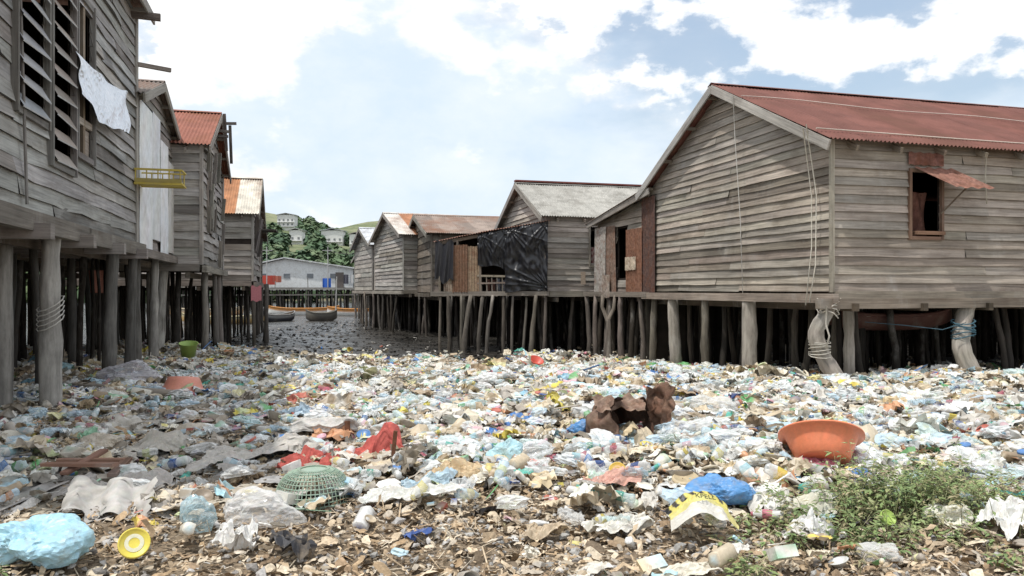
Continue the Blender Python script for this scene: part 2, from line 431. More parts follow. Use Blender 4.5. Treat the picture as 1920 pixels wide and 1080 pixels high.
pts=[OA+g*(.02+.15*math.sin(i/13*3))+d*(-.3+11*i/13)+UP*4.29 for i in range(14)]
rope(rp,pts,.012,(.6,.52,.45))
pts=[OA+g*(2.3-.6*(i/13)+.1*math.sin(i))+d*(-.3+9*i/13)+UP*(4.12+.13+sl*(2.3-.6*(i/13)+.1*math.sin(i))) for i in range(14)]
rope(rp,pts,.01,(.6,.5,.45))
for a in range(7):
    zc=.46+a*.04+R.uniform(-.01,.01); cx=5.17
    rope(rp,[(cx+.175*math.cos(t*.7),12.9+.175*math.sin(t*.7),zc+.03*math.sin(t*.7+a)) for t in range(10)],.008,(.5,.47,.41))
for a in range(5):
    rope(rp,[(5.31+(.16+a*.01)*math.cos(t*.7+a),12.9+.17*math.sin(t*.7+a),1.15+a*.05+.07*math.sin(t*1.3+a)) for t in range(10)],.010,(.55,.51,.45))
rope(rp,[(5.2,12.7,1.3),(5.18,12.68,1.0),(5.24,12.68,.8),(5.2,12.7,.62)],.014,(.55,.51,.45))
rope(rp,[P(3.15,.1,4.0),P(3.13,.1,3.6),P(3.16,.1,3.1)],.01,(.5,.47,.4))
for a in range(6):
    rope(rp,[(7.9+.19*math.cos(t*.7),13.45+.19*math.sin(t*.7),.75+a*.05+.04*math.sin(t+a)) for t in range(10)],.010,(.07,.14,.18))
rope(rp,[(7.8,13.2,1.0),(7.4,13.2,.88),(6.8,13.3,.95),(6.2,13.5,1.0)],.007,(.07,.12,.15))
rp.build('ropes',CLOTH,eA,True)

def boat(name,C,axis_,L,beam_,depth,col,stripe,z,sheer=.22,inner=(.3,.25,.2),mat=PAINT):
    e=empty(name); a=Vector(axis_).normalized(); b=Vector((-a.y,a.x,0)); C=Vector((C[0],C[1],z)); mb=MB(); n=22;m=12
    def pt(u,v,k=1):
        x=(u-.5)*2; w=beam_/2*max(0,(1-abs(x)**2.8))**.7+.01; an=math.pi*v; cs=math.cos(an); cs=math.copysign(abs(cs)**.45,cs)
        h=depth*(1-.7*max(0,abs(x)-.7)**2); sh=sheer*abs(x)**3
        return C+a*(x*L/2)-b*(cs*w*k)+UP*(depth+sh-math.sin(an)*h*k)
    mb.grid(lambda u,v:pt(u,v),n,m,lambda u,v:stripe if (v<.12 or v>.88) else col)
    mb.grid(lambda u,v:pt(u,v,.93)+UP*.01,n,m,inner)
    for t in (.3,.5,.7):
        mb.beam(pt(t,.02),pt(t,.98),.2,.03,inner)
    mb.build('hull',mat,e,False)
    rb=MB()
    for v in (0,1):
        rb.tube([pt(i/n,v) for i in range(n+1)],[.035]*(n+1),stripe,6)
    rb.build('gunwale',mat,e,True)
    return e
boat('canoe',(7.3,14.9),d,3.2,.6,.3,(.10,.045,.035),(.13,.06,.05),.78)

eL=empty('lean_to_shed')
mb=MB(); sh=MB()
def LP(L,t,z): return OA+g*L+d*t+UP*z
prof=[(0,4.02),(3.6,3.55)]
dh=(1.35,2.05,1.9,3.3)
shell(sh,OA+g*7.02,g,-d,1.5,prof,[dh]); shell(sh,OA+g*10.6,d,g,1.5,[(0,3.55),(4,3.55)],[]); shell(sh,OA+g*7.02+d*4,g,d,1.5,prof,[])
sh.face([LP(7,0,1.5),LP(10.6,0,1.5),LP(10.6,4,1.5),LP(7,4,1.5)],(.06,.05,.04)); sh.build('light_block_walls',DARK,eL)  # shed floor and rear walls, with a dark plane added to block light
clap(mb,OA+g*7.02,g,-d,2.9,[(0,4.0),(3.6,3.53)],.16,(.30,.26,.22),[dh]); 
clap(mb,OA+g*7.02,g,-d,1.5,[(0,2.2),(2.2,2.2)],.16,(.27,.24,.21),[dh])
mb.beam(LP(6.9,-.12,1.45),LP(11.4,-.12,1.45),.12,.14,(.22,.19,.16)); 
mb.beam(LP(6.6,-.25,4.05),LP(10.9,-.25,3.52),.04,.16,(.3,.27,.24)); mb.build('planks',WOOD,eL)
mb=MB()
def sheet(mb,f,s0,s1,z0,z1,off,col,skew=0,w=.09):
    n=max(4,int((s1-s0)/w*4))
    mb.grid(lambda u,v:f(s0+(s1-s0)*u+skew*v,off+.014*math.sin(u*(s1-s0)/w*6.28),z0+(z1-z0)*v+R.uniform(-.012,.012)*(v in(0,1))),n,5,lambda u,v:cv(col,.06))
f=lambda s,o,z:LP(7+s,-o,z)
sheet(mb,f,-.45,.35,1.5,3.95,.10,(.11,.07,.06))
sheet(mb,f,.25,1.25,1.45,3.2,.13,(.21,.11,.075))
sheet(mb,f,.55,1.2,2.1,2.45,.17,(.5,.42,.33))
sheet(mb,f,2.0,2.75,1.45,3.4,.10,(.20,.14,.11),.1)
sheet(mb,f,2.75,3.6,1.4,3.42,.13,(.36,.33,.30),-.05)
sheet(mb,f,2.3,2.9,1.35,2.0,.18,(.32,.27,.23))
mb.build('rusty_sheets',RUST,eL)
rb=MB(); corr(rb,LP(11.0,-.3,3.56),LP(11.0,4.2,3.56),LP(6.8,-.3,4.13),LP(6.8,4.2,4.13),redroof((.3,.25,.22),.1)); rb.build('roof',ROOFR,eL,True)
pb=MB()
for i in range(34): 
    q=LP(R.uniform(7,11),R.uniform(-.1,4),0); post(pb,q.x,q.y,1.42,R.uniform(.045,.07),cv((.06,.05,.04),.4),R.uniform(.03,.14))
for L_ in (7.6,8.6,9.6,10.5,11.3):
    q=LP(L_,-.1+R.uniform(-.1,.1),0); post(pb,q.x,q.y,1.4,.07,cv((.2,.17,.145),.3),.13)
# one forked post below the shed
q=LP(9.0,-.35,0); pb.tube([(q.x,q.y,-.5),(q.x+.05,q.y,.3),(q.x,q.y,.75)],[.08,.07,.065],(.14,.12,.10),8,.1); pb.tube([(q.x,q.y,.7),(q.x-.16,q.y,1.1),(q.x-.14,q.y,1.42)],[.06,.05,.045],(.2,.17,.14),8,.1); pb.tube([(q.x,q.y,.7),(q.x+.17,q.y,1.05),(q.x+.2,q.y,1.42)],[.055,.05,.04],(.2,.17,.14),8,.1)
pb.build('stilt_posts',POST,eL,True)

# ================================================================ HOUSE C
OC=Vector((1.08,24.0,0)); winC=(1.45,2.05,2.35,3.62)
eC,_=house('stilt_house',OC,g,d,5.6,5.2,1.55,3.9,5.22,(.40,.36,.32),redroof((.38,.37,.34),.08),ROOFG,holesL=[winC],ph=.17,posts=1.1,over=.25,fascia=(.36,.34,.31),skirt=True)
mb=MB(); frame(mb,OC,d,-g,winC,(.3,.26,.22)); mb.build('window_frame',WOOD,eC)
mb=MB(); mb.grid(lambda u,v:OC+d*(1.5+.5*u)-g*(-.06+.03*math.sin(u*12))+UP*(2.38+.55*v),10,6,lambda u,v:(.5,.4,.36) if (int(u*6)+int(v*5))%2 else (.25,.1,.1)); 
mb.grid(lambda u,v:OC+d*(1.1+.16*u)-g*(.1)+UP*(1.75+.4*v),5,6,(.45,.36,.28)); mb.build('curtain',CLOTH,eC)
mb=MB()
rr=OC+g*2.8+UP*5.36
mb.beam(rr-d*.25,rr+d*5.4,.22,.05,(.2,.07,.06)); mb.build('ridge_capping',ROOF,eC)

eD=empty('tarp_shelter')
D0=Vector((1.05,23.72,0)); D1=Vector((-2.3,24.5,0)); uD=(D1-D0).normalized(); nD=Vector((uD.y,-uD.x,0)); 
if nD.y>0: nD=-nD
LD=(D1-D0).length
def DP(s,o,z): return D0+uD*s+nD*o+UP*z
topD=lambda s:3.66-.62*s/LD
mb=MB()
mb.beam(DP(-.1,0,3.66),DP(LD+.1,0,3.04),.07,.1,(.25,.2,.16)); mb.beam(DP(-.1,0,1.47),DP(LD+.3,0,1.45),.12,.14,(.25,.22,.19))
for s in (0,1.25,2.1,2.85,LD): mb.beam(DP(s,.02,1.5),DP(s,.02,topD(s)),.07,.07,cv((.25,.21,.17)))
mb.beam(DP(1.2,.03,2.0),DP(2.2,.03,2.02),.04,.06,(.3,.26,.2)); mb.beam(DP(1.2,.03,1.8),DP(2.2,.03,1.78),.04,.05,(.25,.2,.17))
for i in range(6): mb.beam(DP(1.2+i*.17,.02,1.5),DP(1.22+i*.17,.02,2.0),.03,.03,cv((.2,.17,.14)))
mb.face([DP(0,0,1.5),DP(LD,0,1.5),DP(LD,-3,1.5),DP(0,-3,1.5)],(.1,.08,.06))
mb.face([DP(0,-2.8,1.5),DP(LD,-2.8,1.5),DP(LD,-2.8,3.4),DP(0,-2.8,3.7)],(.12,.1,.08))
mb.face([DP(LD,0,1.5),DP(LD,-2.8,1.5),DP(LD,-2.8,3.4),DP(LD,0,3.05)],(.2,.17,.14))
mb.build('frame',WOOD,eD)
mb=MB()
def wr(s,z,a=.05):
    w=0
    for k,(cx,cz) in enumerate(((-.1,2.1),(1.2,2.0),(.6,2.3),(0,.1))):
        an=math.atan2(z-cz,s-cx); r=math.hypot(z-cz,s-cx); nn=mn.noise(Vector((an*3.2+k*7,r*.5,k)))
        w+=max(0,.5-abs(nn)*3)*math.exp(-r*.9)
    return a*w*.8+a*.55*mn.noise(Vector((s*2.2,z*1.5,7)))+a*.2*mn.noise(Vector((s*6,z*5,1)))
mb.grid(lambda u,v:DP(-.08+1.35*u,.08+wr(u*1.3,v*2,.2)+.05*math.sin(3.1*v),1.52+(topD(1.3*u)+.04-1.52)*v+.05*math.sin(u*4)*(1-v)),60,80,(.014,.014,.017))
mb.grid(lambda u,v:DP(1.2+.95*u,.09+wr(u*1.3,v+1,.18),2.45-.35*(1-u)*(1-v)+(topD(1.2+u)+.04-2.45)*v+.1*math.sin(u*5)*(1-v)),40,36,(.014,.014,.017))
mb.grid(lambda u,v:DP(2.95+.62*u,.1+.05*math.sin(u*14+v*3)*(1-v*.5),1.85+.08*math.sin(u*9)+(topD(3.2)-1.85)*v),30,14,(.03,.03,.035))
mb.build('black_tarp',TARP,eD,True)
mb=MB()
sheet(mb,DP,2.1,2.55,1.5,2.95,.04,(.3,.22,.15)); sheet(mb,DP,2.5,3.0,1.5,3.0,.07,(.2,.12,.08)); sheet(mb,DP,2.75,3.3,1.5,2.9,.03,(.34,.28,.22)); 
mb.build('patch_sheets',RUST,eD)
rb=MB(); corr(rb,DP(-.1,.15,3.72),DP(LD+.2,.15,3.10),DP(-.1,-2.9,3.9),DP(LD+.2,-2.9,3.5),redroof((.2,.1,.07),.3)); rb.build('roof',ROOFR,eD,True)
pb=MB()
for i in range(11): q=DP(LD*i/10,R.uniform(-.15,.1),0); post(pb,q.x,q.y,1.42,R.uniform(.04,.075),cv((.15,.13,.11),.5),R.uniform(.03,.13))
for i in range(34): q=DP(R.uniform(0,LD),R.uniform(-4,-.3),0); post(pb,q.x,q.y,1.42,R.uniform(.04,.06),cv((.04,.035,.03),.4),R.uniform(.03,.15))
pb.build('stilt_posts',POST,eD,True)
mb=MB()
for i in range(5):
    q=DP(1.3+i*.17,-.5,1.55); mb.tube([q,q+UP*R.uniform(.2,.4)],[.08,.07],cv(R.choice([(.3,.3,.32),(.2,.1,.08),(.35,.33,.3)])),10)
mb.build('household_pots',PLASTIC,eD,True)

# ================================================================ HOUSE E
gE=Vector((-.38,.925,0)).normalized(); dE=Vector((.925,.38,0)).normalized()
OE=Vector((-4.93,35,0)); winE=(1.75,2.45,2.1,3.85)
cw=[(.62,.58,.53),(.5,.34,.24),(.66,.62,.57),(.42,.2,.11),(.58,.5,.42)]
ks=[cw[i%5] for i in (0,3,2,1,4)]+[(.19,.065,.055)]*40
eE,_=house('stilt_house',OE,gE,dE,6,6.4,1.6,4.15,5.3,(.42,.39,.35),lambda k,u,v:ks[k],ROOFR,holesL=[winE],ph=.19,posts=1.0,over=.3,skirt=True)
mb=MB(); mb.grid(lambda u,v:OE+dE*(1.78+.6*u)-gE*(.0+.03*math.sin(u*14))+UP*(2.12+1.7*v),12,6,(.55,.6,.61)); mb.build('curtain',CLOTH,eE)
mb=MB(); frame(mb,OE,dE,-gE,winE,(.4,.4,.38)); mb.build('window_frame',WOOD,eE)
house('stilt_house',(-7.6,42.0),gE,dE,5,5,1.6,4.1,5.1,(.33,.31,.28),redroof((.55,.57,.6),.1),ROOFG,ph=.25,posts=1.3)
house('stilt_house',(-9.0,50.0),gE,dE,6,6,1.6,3.7,4.6,(.3,.28,.25),redroof((.3,.3,.3),.1),ROOFG,ph=.3,posts=1.3)
def loc(L,t): q=OA+g*L+d*t; return (q.x,q.y)
RR=redroof((.25,.2,.17),.2); WC=(.2,.17,.14)  # rear houses below are added to cut daylight reaching under the front house
house('stilt_house',loc(12.2,5.6),g,d,6,8,1.55,3.8,4.7,WC,RR,ROOFR,ph=.3,posts=1.1,skirt=True)
house('stilt_house',loc(0,12.4),g,d,7,10,1.5,4.0,5.3,(.25,.21,.18),RR,ROOFR,ph=.3,posts=1.2,skirt=True)
house('stilt_house',loc(12.2,14.2),g,d,6,10,1.5,3.8,4.7,WC,RR,ROOFR,ph=.3,posts=1.2,skirt=True)
house('stilt_house',loc(20,-3.5),g,d,7,9,1.5,3.9,4.9,WC,RR,ROOFR,ph=.3,posts=1.2,skirt=True)
house('stilt_house',loc(20,6),g,d,7,14,1.5,3.9,4.9,WC,RR,ROOFR,ph=.3,posts=1.2,skirt=True)

# ================================================================ LEFT HOUSES
S0=Vector((-5.7,9.5,0))
OF=S0-g*5.0
def fh(a,b,c,e): return (a+5,b+5,c,e)
hF=[fh(-1.35,-.35,3.55,5.7),fh(-.15,.78,3.15,5.7),fh(.95,1.75,3.45,5.6)]
eF,_=house('stilt_house',OF,g,-d,9.85,7.5,2.42,6.7,6.75,(.35,.34,.325),RR,ROOFR,holesG=hF,ph=.19,posts=1.7,over=.3,warp=.014,postcol=(.2,.19,.175),miss=0.008,edge=False,skirt=False,var=.2)
mb=MB(); 
for h in hF: frame(mb,OF,g,d,h,(.2,.19,.18),.08)
for a,b in ((-3,1.1),(1.0,5.0)):
    mb.beam(S0+g*a+d*.13+UP*(2.31+R.uniform(-.02,.02)),S0+g*b+d*.13+UP*2.3,.12,.22,cv((.2,.18,.155)))
for s_ in (-3,-1.2,.6,2.4,4.2): 
    p=S0+g*s_+UP*2.2; mb.beam(p+d*.35,p-d*2,.15,.17,cv((.24,.22,.2)))
mb.beam(S0+g*4.9+d*.05+UP*5.75,S0+g*5.1+d*.6+UP*5.73,.08,.07,(.25,.22,.2))
mb.beam(S0+g*4.5+d*-.5+UP*6.55,S0+g*4.6+d*.5+UP*6.55,.09,.12,(.12,.1,.09))
mb.beam(S0+g*-1.35+d*.07+UP*5.1,S0+g*-1.1+d*.07+UP*2.5,.02,.03,(.2,.19,.18))
mb.build('window_frames',WOOD,eF)
mb=MB()
for h,zs in ((hF[0],0),(hF[1],1)):
    z=h[2]+.1
    while z<h[3]-.05:
        a=h[0]+.02;b=h[1]-.02;j=R.uniform(-.03,.03)
        q=lambda s,o,zz:OF+g*s+d*o+UP*zz
        c=cv((.34,.35,.37) if not zs else (.30,.26,.23),.2)
        mb.face([q(a,.11,z-.09+j),q(b,.11,z-.09-j),q(b,.0,z+.08),q(a,.0,z+.08)],c)
        mb.face([q(a,.11,z-.09+j),q(b,.11,z-.09-j),q(b,.105,z-.105-j),q(a,.105,z-.105+j)],(.45,.46,.47))
        z+=.24 if not zs else .27
mb.build('louvre_slats',PAINT,eF)
mb=MB(); h=hF[2]
mb.beam(OF+g*(h[0]+.38)+d*.02+UP*h[2],OF+g*(h[0]+.38)+d*.02+UP*h[3],.05,.05,(.25,.2,.15)); mb.beam(OF+g*h[0]+d*.02+UP*3.9,OF+g*h[1]+d*.02+UP*3.92,.05,.1,(.4,.35,.3))
mb.face([OF+g*(h[0]+.42)+UP*3.45,OF+g*h[1]+UP*3.45,OF+g*h[1]+UP*3.85,OF+g*(h[0]+.42)+UP*3.85],(.35,.3,.26)); mb.build('window_boards',WOOD,eF)
mb=MB()
def foil(u,v):
    s=.75+3.2*u-.3*(1-v)*u; zt=4.75+.25*u-.12*math.sin(math.pi*u); zb=4.18-.02*u-.08*math.sin(u*5.5)-.12*math.sin(math.pi*u)+.04*mn.noise(Vector((u*9,0,2)))
    o=.08+.06*math.sin(math.pi*u)+.07*mn.noise(Vector((u*5,v*2,0)))+.08*(1-v)
    return S0+g*s+d*o+UP*(zb+(zt-zb)*v+.02*mn.noise(Vector((u*6,v*3,5))))
mb.grid(foil,44,22,(.7,.7,.72)); mb.build('foil_sheet',FOIL,eF,True)
pb=MB()
for (x,y,r,k,bd) in [(-5.74,9.55,.125,1,.05),(-6.2,9.35,.11,.9,.06),(-6.7,12.9,.095,.4,.08),(-7.05,14.3,.085,.35,.06),(-7.6,15.6,.08,.5,.1),(-7.9,17.0,.09,.9,.05),(-8.3,18.3,.11,1,.06),(-8.6,15.0,.08,.3,.1),(-9.3,17.5,.09,.35,.08),(-7.9,11.5,.08,.3,.1),(-6.95,11.2,.06,.3,.1),(-8.2,16.4,.06,.4,.12),(-8.9,19.2,.07,.6,.1)]:
    c=(.34*k,.325*k,.3*k); post(pb,x,y,2.33,r,c,bd,seg=12,wet=.2,lean=(0,0) if x>-6 else None)
pb.build('front_posts',POST,eF,True)
mb=MB()
for a in range(5): mb.tube([(-5.74+.15*math.cos(t*.7),9.55+.15*math.sin(t*.7),1.15+a*.06+.1*math.sin(t*.7+.5)) for t in range(10)],[.008]*10,(.5,.48,.44),5)
mb.build('strapping',CLOTH,eF,True)
eG,_=house('stilt_house',S0+g*4.95,g,-d,4.1,6.5,2.4,5.2,5.9,(.27,.25,.23),redroof((.2,.17,.15),.2),ROOFR,ph=.19,posts=1.5,over=.2,postcol=(.2,.19,.17),edge=False)
mb=MB(); q=lambda s,o,z:S0+g*s+d*o+UP*z
s_=5.0
for w,zb,zt,c in ((1.3,2.35,5.15,(.78,.79,.81)),(.9,2.6,5.2,(.70,.71,.73)),(1.0,2.3,4.8,(.80,.81,.83)),(.8,2.42,4.5,(.6,.58,.55))):
    mb.grid(lambda u,v:q(s_+w*u,.07+R.uniform(0,.01),zb+(zt-zb)*v),3,6,lambda u,v:cv(c,.03)); s_+=w+.01
mb.build('white_panels',PAINT,eG)
eB=empty('yellow_basket'); mb=MB(); yc=(.50,.39,.08)
B0=q(4.7,.04,3.52)
def bp(a,b,c): return B0+d*a*.95+g*b+UP*c
for z in (0,.26):
    mb.beam(bp(0,0,z),bp(.85,0,z),.03,.035,yc);mb.beam(bp(0,.5,z),bp(.85,.5,z),.025,.025,yc);mb.beam(bp(.85,0,z),bp(.85,.5,z),.025,.025,yc);mb.beam(bp(0,0,z),bp(0,.5,z),.025,.025,yc)
for i in range(5): mb.beam(bp(.2*i+.02,0,0),bp(.2*i+.02,0,.26),.016,.016,yc); mb.beam(bp(.2*i+.02,.5,0),bp(.2*i+.02,.5,.26),.016,.016,yc)
mb.box(bp(.425,.25,.02),d*.4,g*.25,UP*.02,yc); mb.box(bp(.425,0.0,.06),d*.4,g*.012,UP*.035,(.36,.29,.09)); mb.build('rails',PAINT,eB)
OH=Vector((-7.46,18.37,0))
winH=(1.2,2.0,3.1,4.3)
eH,_=house('stilt_house',OH,g,-d,5.1,5.5,2.2,5.05,6.3,(.36,.34,.315),redroof((.30,.12,.085),.1),ROOFR,holesG=[winH],ph=.2,posts=1.2,over=.25,warp=.02,miss=.03,postcol=(.16,.145,.13))
mb=MB(); frame(mb,OH,g,d,winH,(.25,.22,.2))
for i in range(14):
    s1=R.uniform(.2,5); z=R.uniform(2.2,4.6); mb.beam(OH+g*s1+d*.08+UP*z,OH+g*(s1+R.uniform(-.2,.2))+d*.12+UP*(z+R.uniform(.5,1.0)),.09,.04,cv((.3,.28,.25),.3))
for i in range(3):
    p=OH+g*(2.6+R.uniform(-.6,.8))+UP*(6.05+R.uniform(-.4,.1)); mb.beam(p+d*-.2,p+d*R.uniform(.4,.6)+UP*R.uniform(-.05,.08),.07,.07,cv((.12,.11,.1)))
mb.beam(OH+g*3+d*.42+UP*6.15,OH+g*3.1+d*.45+UP*5.1,.07,.05,(.1,.09,.08)); mb.beam(OH+g*2.7+d*.3+UP*6.4,OH+g*2.8+d*.35+UP*5.4,.07,.05,(.12,.1,.09))
mb.build('broken_boards',WOOD,eH)
OI=Vector((-8.81,26,0))
ks2=[R.choice([(.5,.46,.4),(.4,.17,.08),(.34,.12,.05),(.42,.2,.1)]) for _ in range(40)]; ks2[0]=(.62,.58,.5); ks2[1]=(.42,.2,.1); ks2[2]=(.4,.16,.08); ks2[3]=(.36,.14,.07)
eI,_=house('stilt_house',OI,g,-d,4.6,5.5,1.9,4.2,5.6,(.36,.33,.3),lambda k,u,v:ks2[k],ROOFR,ph=.2,posts=1.1,over=.25,warp=.02,miss=.03)
mb=MB()
for i in range(10):
    s1=R.uniform(.2,4.4); z=R.uniform(1.9,3.6); mb.beam(OI+g*s1+d*.08+UP*z,OI+g*(s1+R.uniform(-.3,.3))+d*.2+UP*(z+R.uniform(.5,1.0)),.12,.04,cv((.2,.18,.17),.4))
mb.beam(OI+g*1+d*.4+UP*3.7,OI+g*3.5+d*.4+UP*3.8,.7,.04,(.1,.09,.08)); mb.build('loose_boards',WOOD,eI)
house('stilt_house',(-10.6,31.5),g,-d,6,6,1.9,4.0,5.0,(.25,.23,.2),redroof((.3,.25,.22),.2),ROOFR,ph=.3,posts=1.2)
for L_ in (-5,3,11,19): 
    p=S0+g*L_-d*9; house('stilt_house',p,g,-d,7.4,7,2.2,5.0,6.0,(.2,.18,.16),RR,ROOFR,ph=.35,posts=1.3)
mb=MB(); mb.grid(lambda u,v:Vector((-8.7+.35*u,25.6,1.2+.5*v+.03*math.sin(u*9))),8,6,(.4,.16,.18)); mb.grid(lambda u,v:Vector((-9.4+.3*u,17+.1*math.sin(u*8),1.5+.5*v)),8,6,(.4,.18,.14)); mb.build('hanging_cloth',CLOTH)

# ================================================================ FAR
e=empty('pier'); mb=MB()
for y_ in (78,81.5):
    mb.beam((-34,y_,1.75),(-6,y_,1.75),.2,.22,(.25,.24,.22)); mb.beam((-34,y_,1.1),(-6,y_,1.15),.12,.12,(.16,.15,.14))
mb.face([(-34,78,1.88),(-6,78,1.88),(-6,81.5,1.88),(-34,81.5,1.88)],(.3,.29,.27))
for i in range(9): 
    x=-33+i*3+R.uniform(-.6,.6); mb.beam((x,78,1.8),(x+R.uniform(-.1,.1),78,2.5+R.uniform(-.2,.4)),.07,.07,(.25,.24,.22))
mb.build('deck',WOOD,e); pb=MB()
for i in range(80): 
    x=-34+i*.36+R.uniform(-.2,.2); post(pb,x,78+R.uniform(0,.6),1.75,R.uniform(.06,.1),cv((.10,.09,.08),.6),.14,z0=-.8,seg=6); post(pb,x+.2,81.5,1.75,.1,cv((.05,.045,.04),.4),.1,z0=-.8,seg=6)
pb.build('piles',POST,e,True)
e=empty('waterfront_building'); mb=MB(); x0,x1,y0,y1=-29,-17.8,86,95
wc=(.70,.72,.72)
xm=(x0+x1)/2-2
mb.face([(x0,y0,1.6),(x1,y0,1.6),(x1,y0,4.0),(xm,y0,5.1),(x0,y0,4.3)],wc); mb.face([(x1,y0,1.6),(x1,y1,1.6),(x1,y1,4.0),(x1,y0,4.0)],(.5,.51,.51)); mb.face([(x0,y0,1.6),(x0,y1,1.6),(x0,y1,4.3),(x0,y0,4.3)],wc); mb.face([(x0,y1,1.6),(x1,y1,1.6),(x1,y1,4.0),(xm,y1,5.1),(x0,y1,4.3)],wc)
mb.build('walls',PAINT,e); mb=MB()
mb.beam((xm,y0+4,5.23),(x1+.8,y0+4,3.98),9,.12,(.58,.59,.6)); mb.beam((xm,y0+4,5.23),(x0-.8,y0+4,4.28),9,.12,(.58,.59,.6)); mb.build('roof',ROOFG,e); mb=MB()
for i,x in enumerate(np.arange(x0+.8,x1-1,2.6)): mb.box((x+.4,y0-.03,3.2),Vector((.35,0,0)),Vector((0,.03,0)),UP*.25,(.2,.22,.24)); 
mb.box((x1-1.5,y0-.04,2.6),Vector((.45,0,0)),Vector((0,.04,0)),UP*1,(.14,.12,.11)); mb.build('windows',PAINT,e)
mb=MB()
for x,z,w,h,c in [(-27.6,2.7,1.9,1.0,(.45,.08,.06)),(-26,2.8,.9,.7,(.4,.14,.1)),(-20.6,2.4,.9,1,(.05,.14,.5)),(-18.3,2.8,.5,1,(.1,.1,.12)),(-17.6,2.8,.5,.9,(.5,.5,.5)),(-17,2.8,.4,.8,(.05,.35,.3)),(-16.4,2.8,.5,.9,(.5,.1,.3)),(-15.8,2.7,.4,.9,(.1,.2,.5)),(-15.2,2.7,.5,.7,(.6,.5,.1)),(-14.5,2.7,.4,.9,(.5,.5,.55))]:
    mb.grid(lambda u,v:Vector((x+w*u,83.5+.1*math.sin(u*8),z-h/2+h*v)),6,3,c)
mb.build('laundry',CLOTH); 
e=empty('utility_pole'); mb=MB(); 
for x in (-19.9,-26.5): mb.tube([(x,83,0),(x,83,6.3)],[.07,.05],(.4,.4,.4),6); mb.beam((x-.6,83,5.9),(x+.6,83,5.9),.06,.06,(.4,.4,.4))
mb.tube([(-20.4,83,5.9),(-18,83,5.5),(-14,83,5.6)],[.02]*3,(.1,.1,.1),4); mb.build('pole',PAINT,e)
YX=(Vector((0,1,0)),Vector((1,0,0)))
house('stilt_house',(-16.2,85),*YX,6,4,1.8,3.7,4.3,(.36,.34,.31),redroof((.45,.45,.47),.1),ROOFG,ph=.35,posts=1.2)
house('stilt_house',(-11.6,83),*YX,6,5,1.8,4.0,4.8,(.3,.28,.25),redroof((.35,.2,.15),.1),ROOFR,ph=.35,posts=1.2)
house('stilt_house',(-44,80),*YX,8,12,1.9,4.2,5.0,(.3,.28,.25),redroof((.3,.2,.17),.1),ROOFG,ph=.35,posts=2)
boat('boat',(-16.8,62),(1,.12,0),5.6,.9,.62,(.76,.76,.73),(.5,.22,.06),-.5)
boat('boat',(-12.2,60),(1,-.1,0),4.6,.9,.62,(.76,.76,.73),(.5,.22,.06),-.5)
boat('boat',(-17.3,46),(1,.1,0),4.8,.8,.5,(.5,.33,.14),(.55,.48,.3),-.5)
boat('boat',(-24,60),(1,.0,0),6,.9,.6,(.6,.37,.2),(.5,.42,.3),-.5)
boat('dinghy',(-12.4,50),(1,.4,0),2.0,1.0,.6,(.10,.09,.08),(.16,.15,.13),-.5)
boat('boat',(-15.0,49),(.5,1,0),3.2,.9,.5,(.05,.05,.06),(.3,.3,.3),-.5)
e=empty('outboard_motor'); mb=MB(); mb.tube([(-14.6,45,.05),(-14.6,45,.25),(-14.55,45,.5),(-14.55,45,.6)],[.12,.2,.2,.1],(.03,.03,.035),8); mb.tube([(-14.6,45,.1),(-14.6,44.9,-.5)],[.06,.05],(.05,.05,.05),6); mb.build('cowling_and_leg',PLASTIC,e,True)
e=empty('mooring_pole'); mb=MB(); mb.tube([(-13.1,57,-.6),(-13.0,57,2.6)],[.06,.04],(.5,.5,.48),6); mb.build('pole',PAINT,e)

def hillz(x,y):
    a=np.exp(-((x+250)/190)**2-((y-520)/150)**2)*60
    b=np.exp(-((x+112)/85)**2-((y-720)/120)**2)*50
    c=np.exp(-((x+20)/300)**2-((y-900)/150)**2)*36
    l=np.exp(-((x+105)/70)**2-((y-340)/90)**2)*12
    n=1.2*np.sin(x*.05+y*.03)+.8*np.sin(x*.11-y*.07)
    return a+b+c+l+n*sst((y-230)/100)+1-6*(1-sst((y-200)/60))
def build_hill():
    xs=np.linspace(-900,700,200); ys=np.linspace(190,1200,120); X,Y=np.meshgrid(xs,ys); Z=hillz(X,Y)
    V=np.stack([X,Y,Z],-1).reshape(-1,3); nx=len(xs); F=[(j*nx+i,j*nx+i+1,(j+1)*nx+i+1,(j+1)*nx+i) for j in range(len(ys)-1) for i in range(nx-1)]
    me=bpy.data.meshes.new('hill'); me.from_pydata(V.tolist(),[],F); me.polygons.foreach_set('use_smooth',[True]*len(F))
    m,nt,b=newmat('hill_grass',.95,.1); tc=N(nt,'ShaderNodeTexCoord'); n1=noise_node(nt,tc.outputs['Object'],.03,8,.7); n2=noise_node(nt,tc.outputs['Object'],.3,5,.7)
    c=mixc(nt,maprange(nt,n1,.42,.58,0,1),(.13,.16,.085),(.24,.25,.15)); c=scalecol(nt,c,maprange(nt,n2,.3,.7,.7,1.2)); nt.links.new(c,b.inputs['Base Color'])  # greens lightened to paint distance haze into the hill colour
    me.materials.append(m); ob=bpy.data.objects.new('hill',me); scene.collection.objects.link(ob)
build_hill()

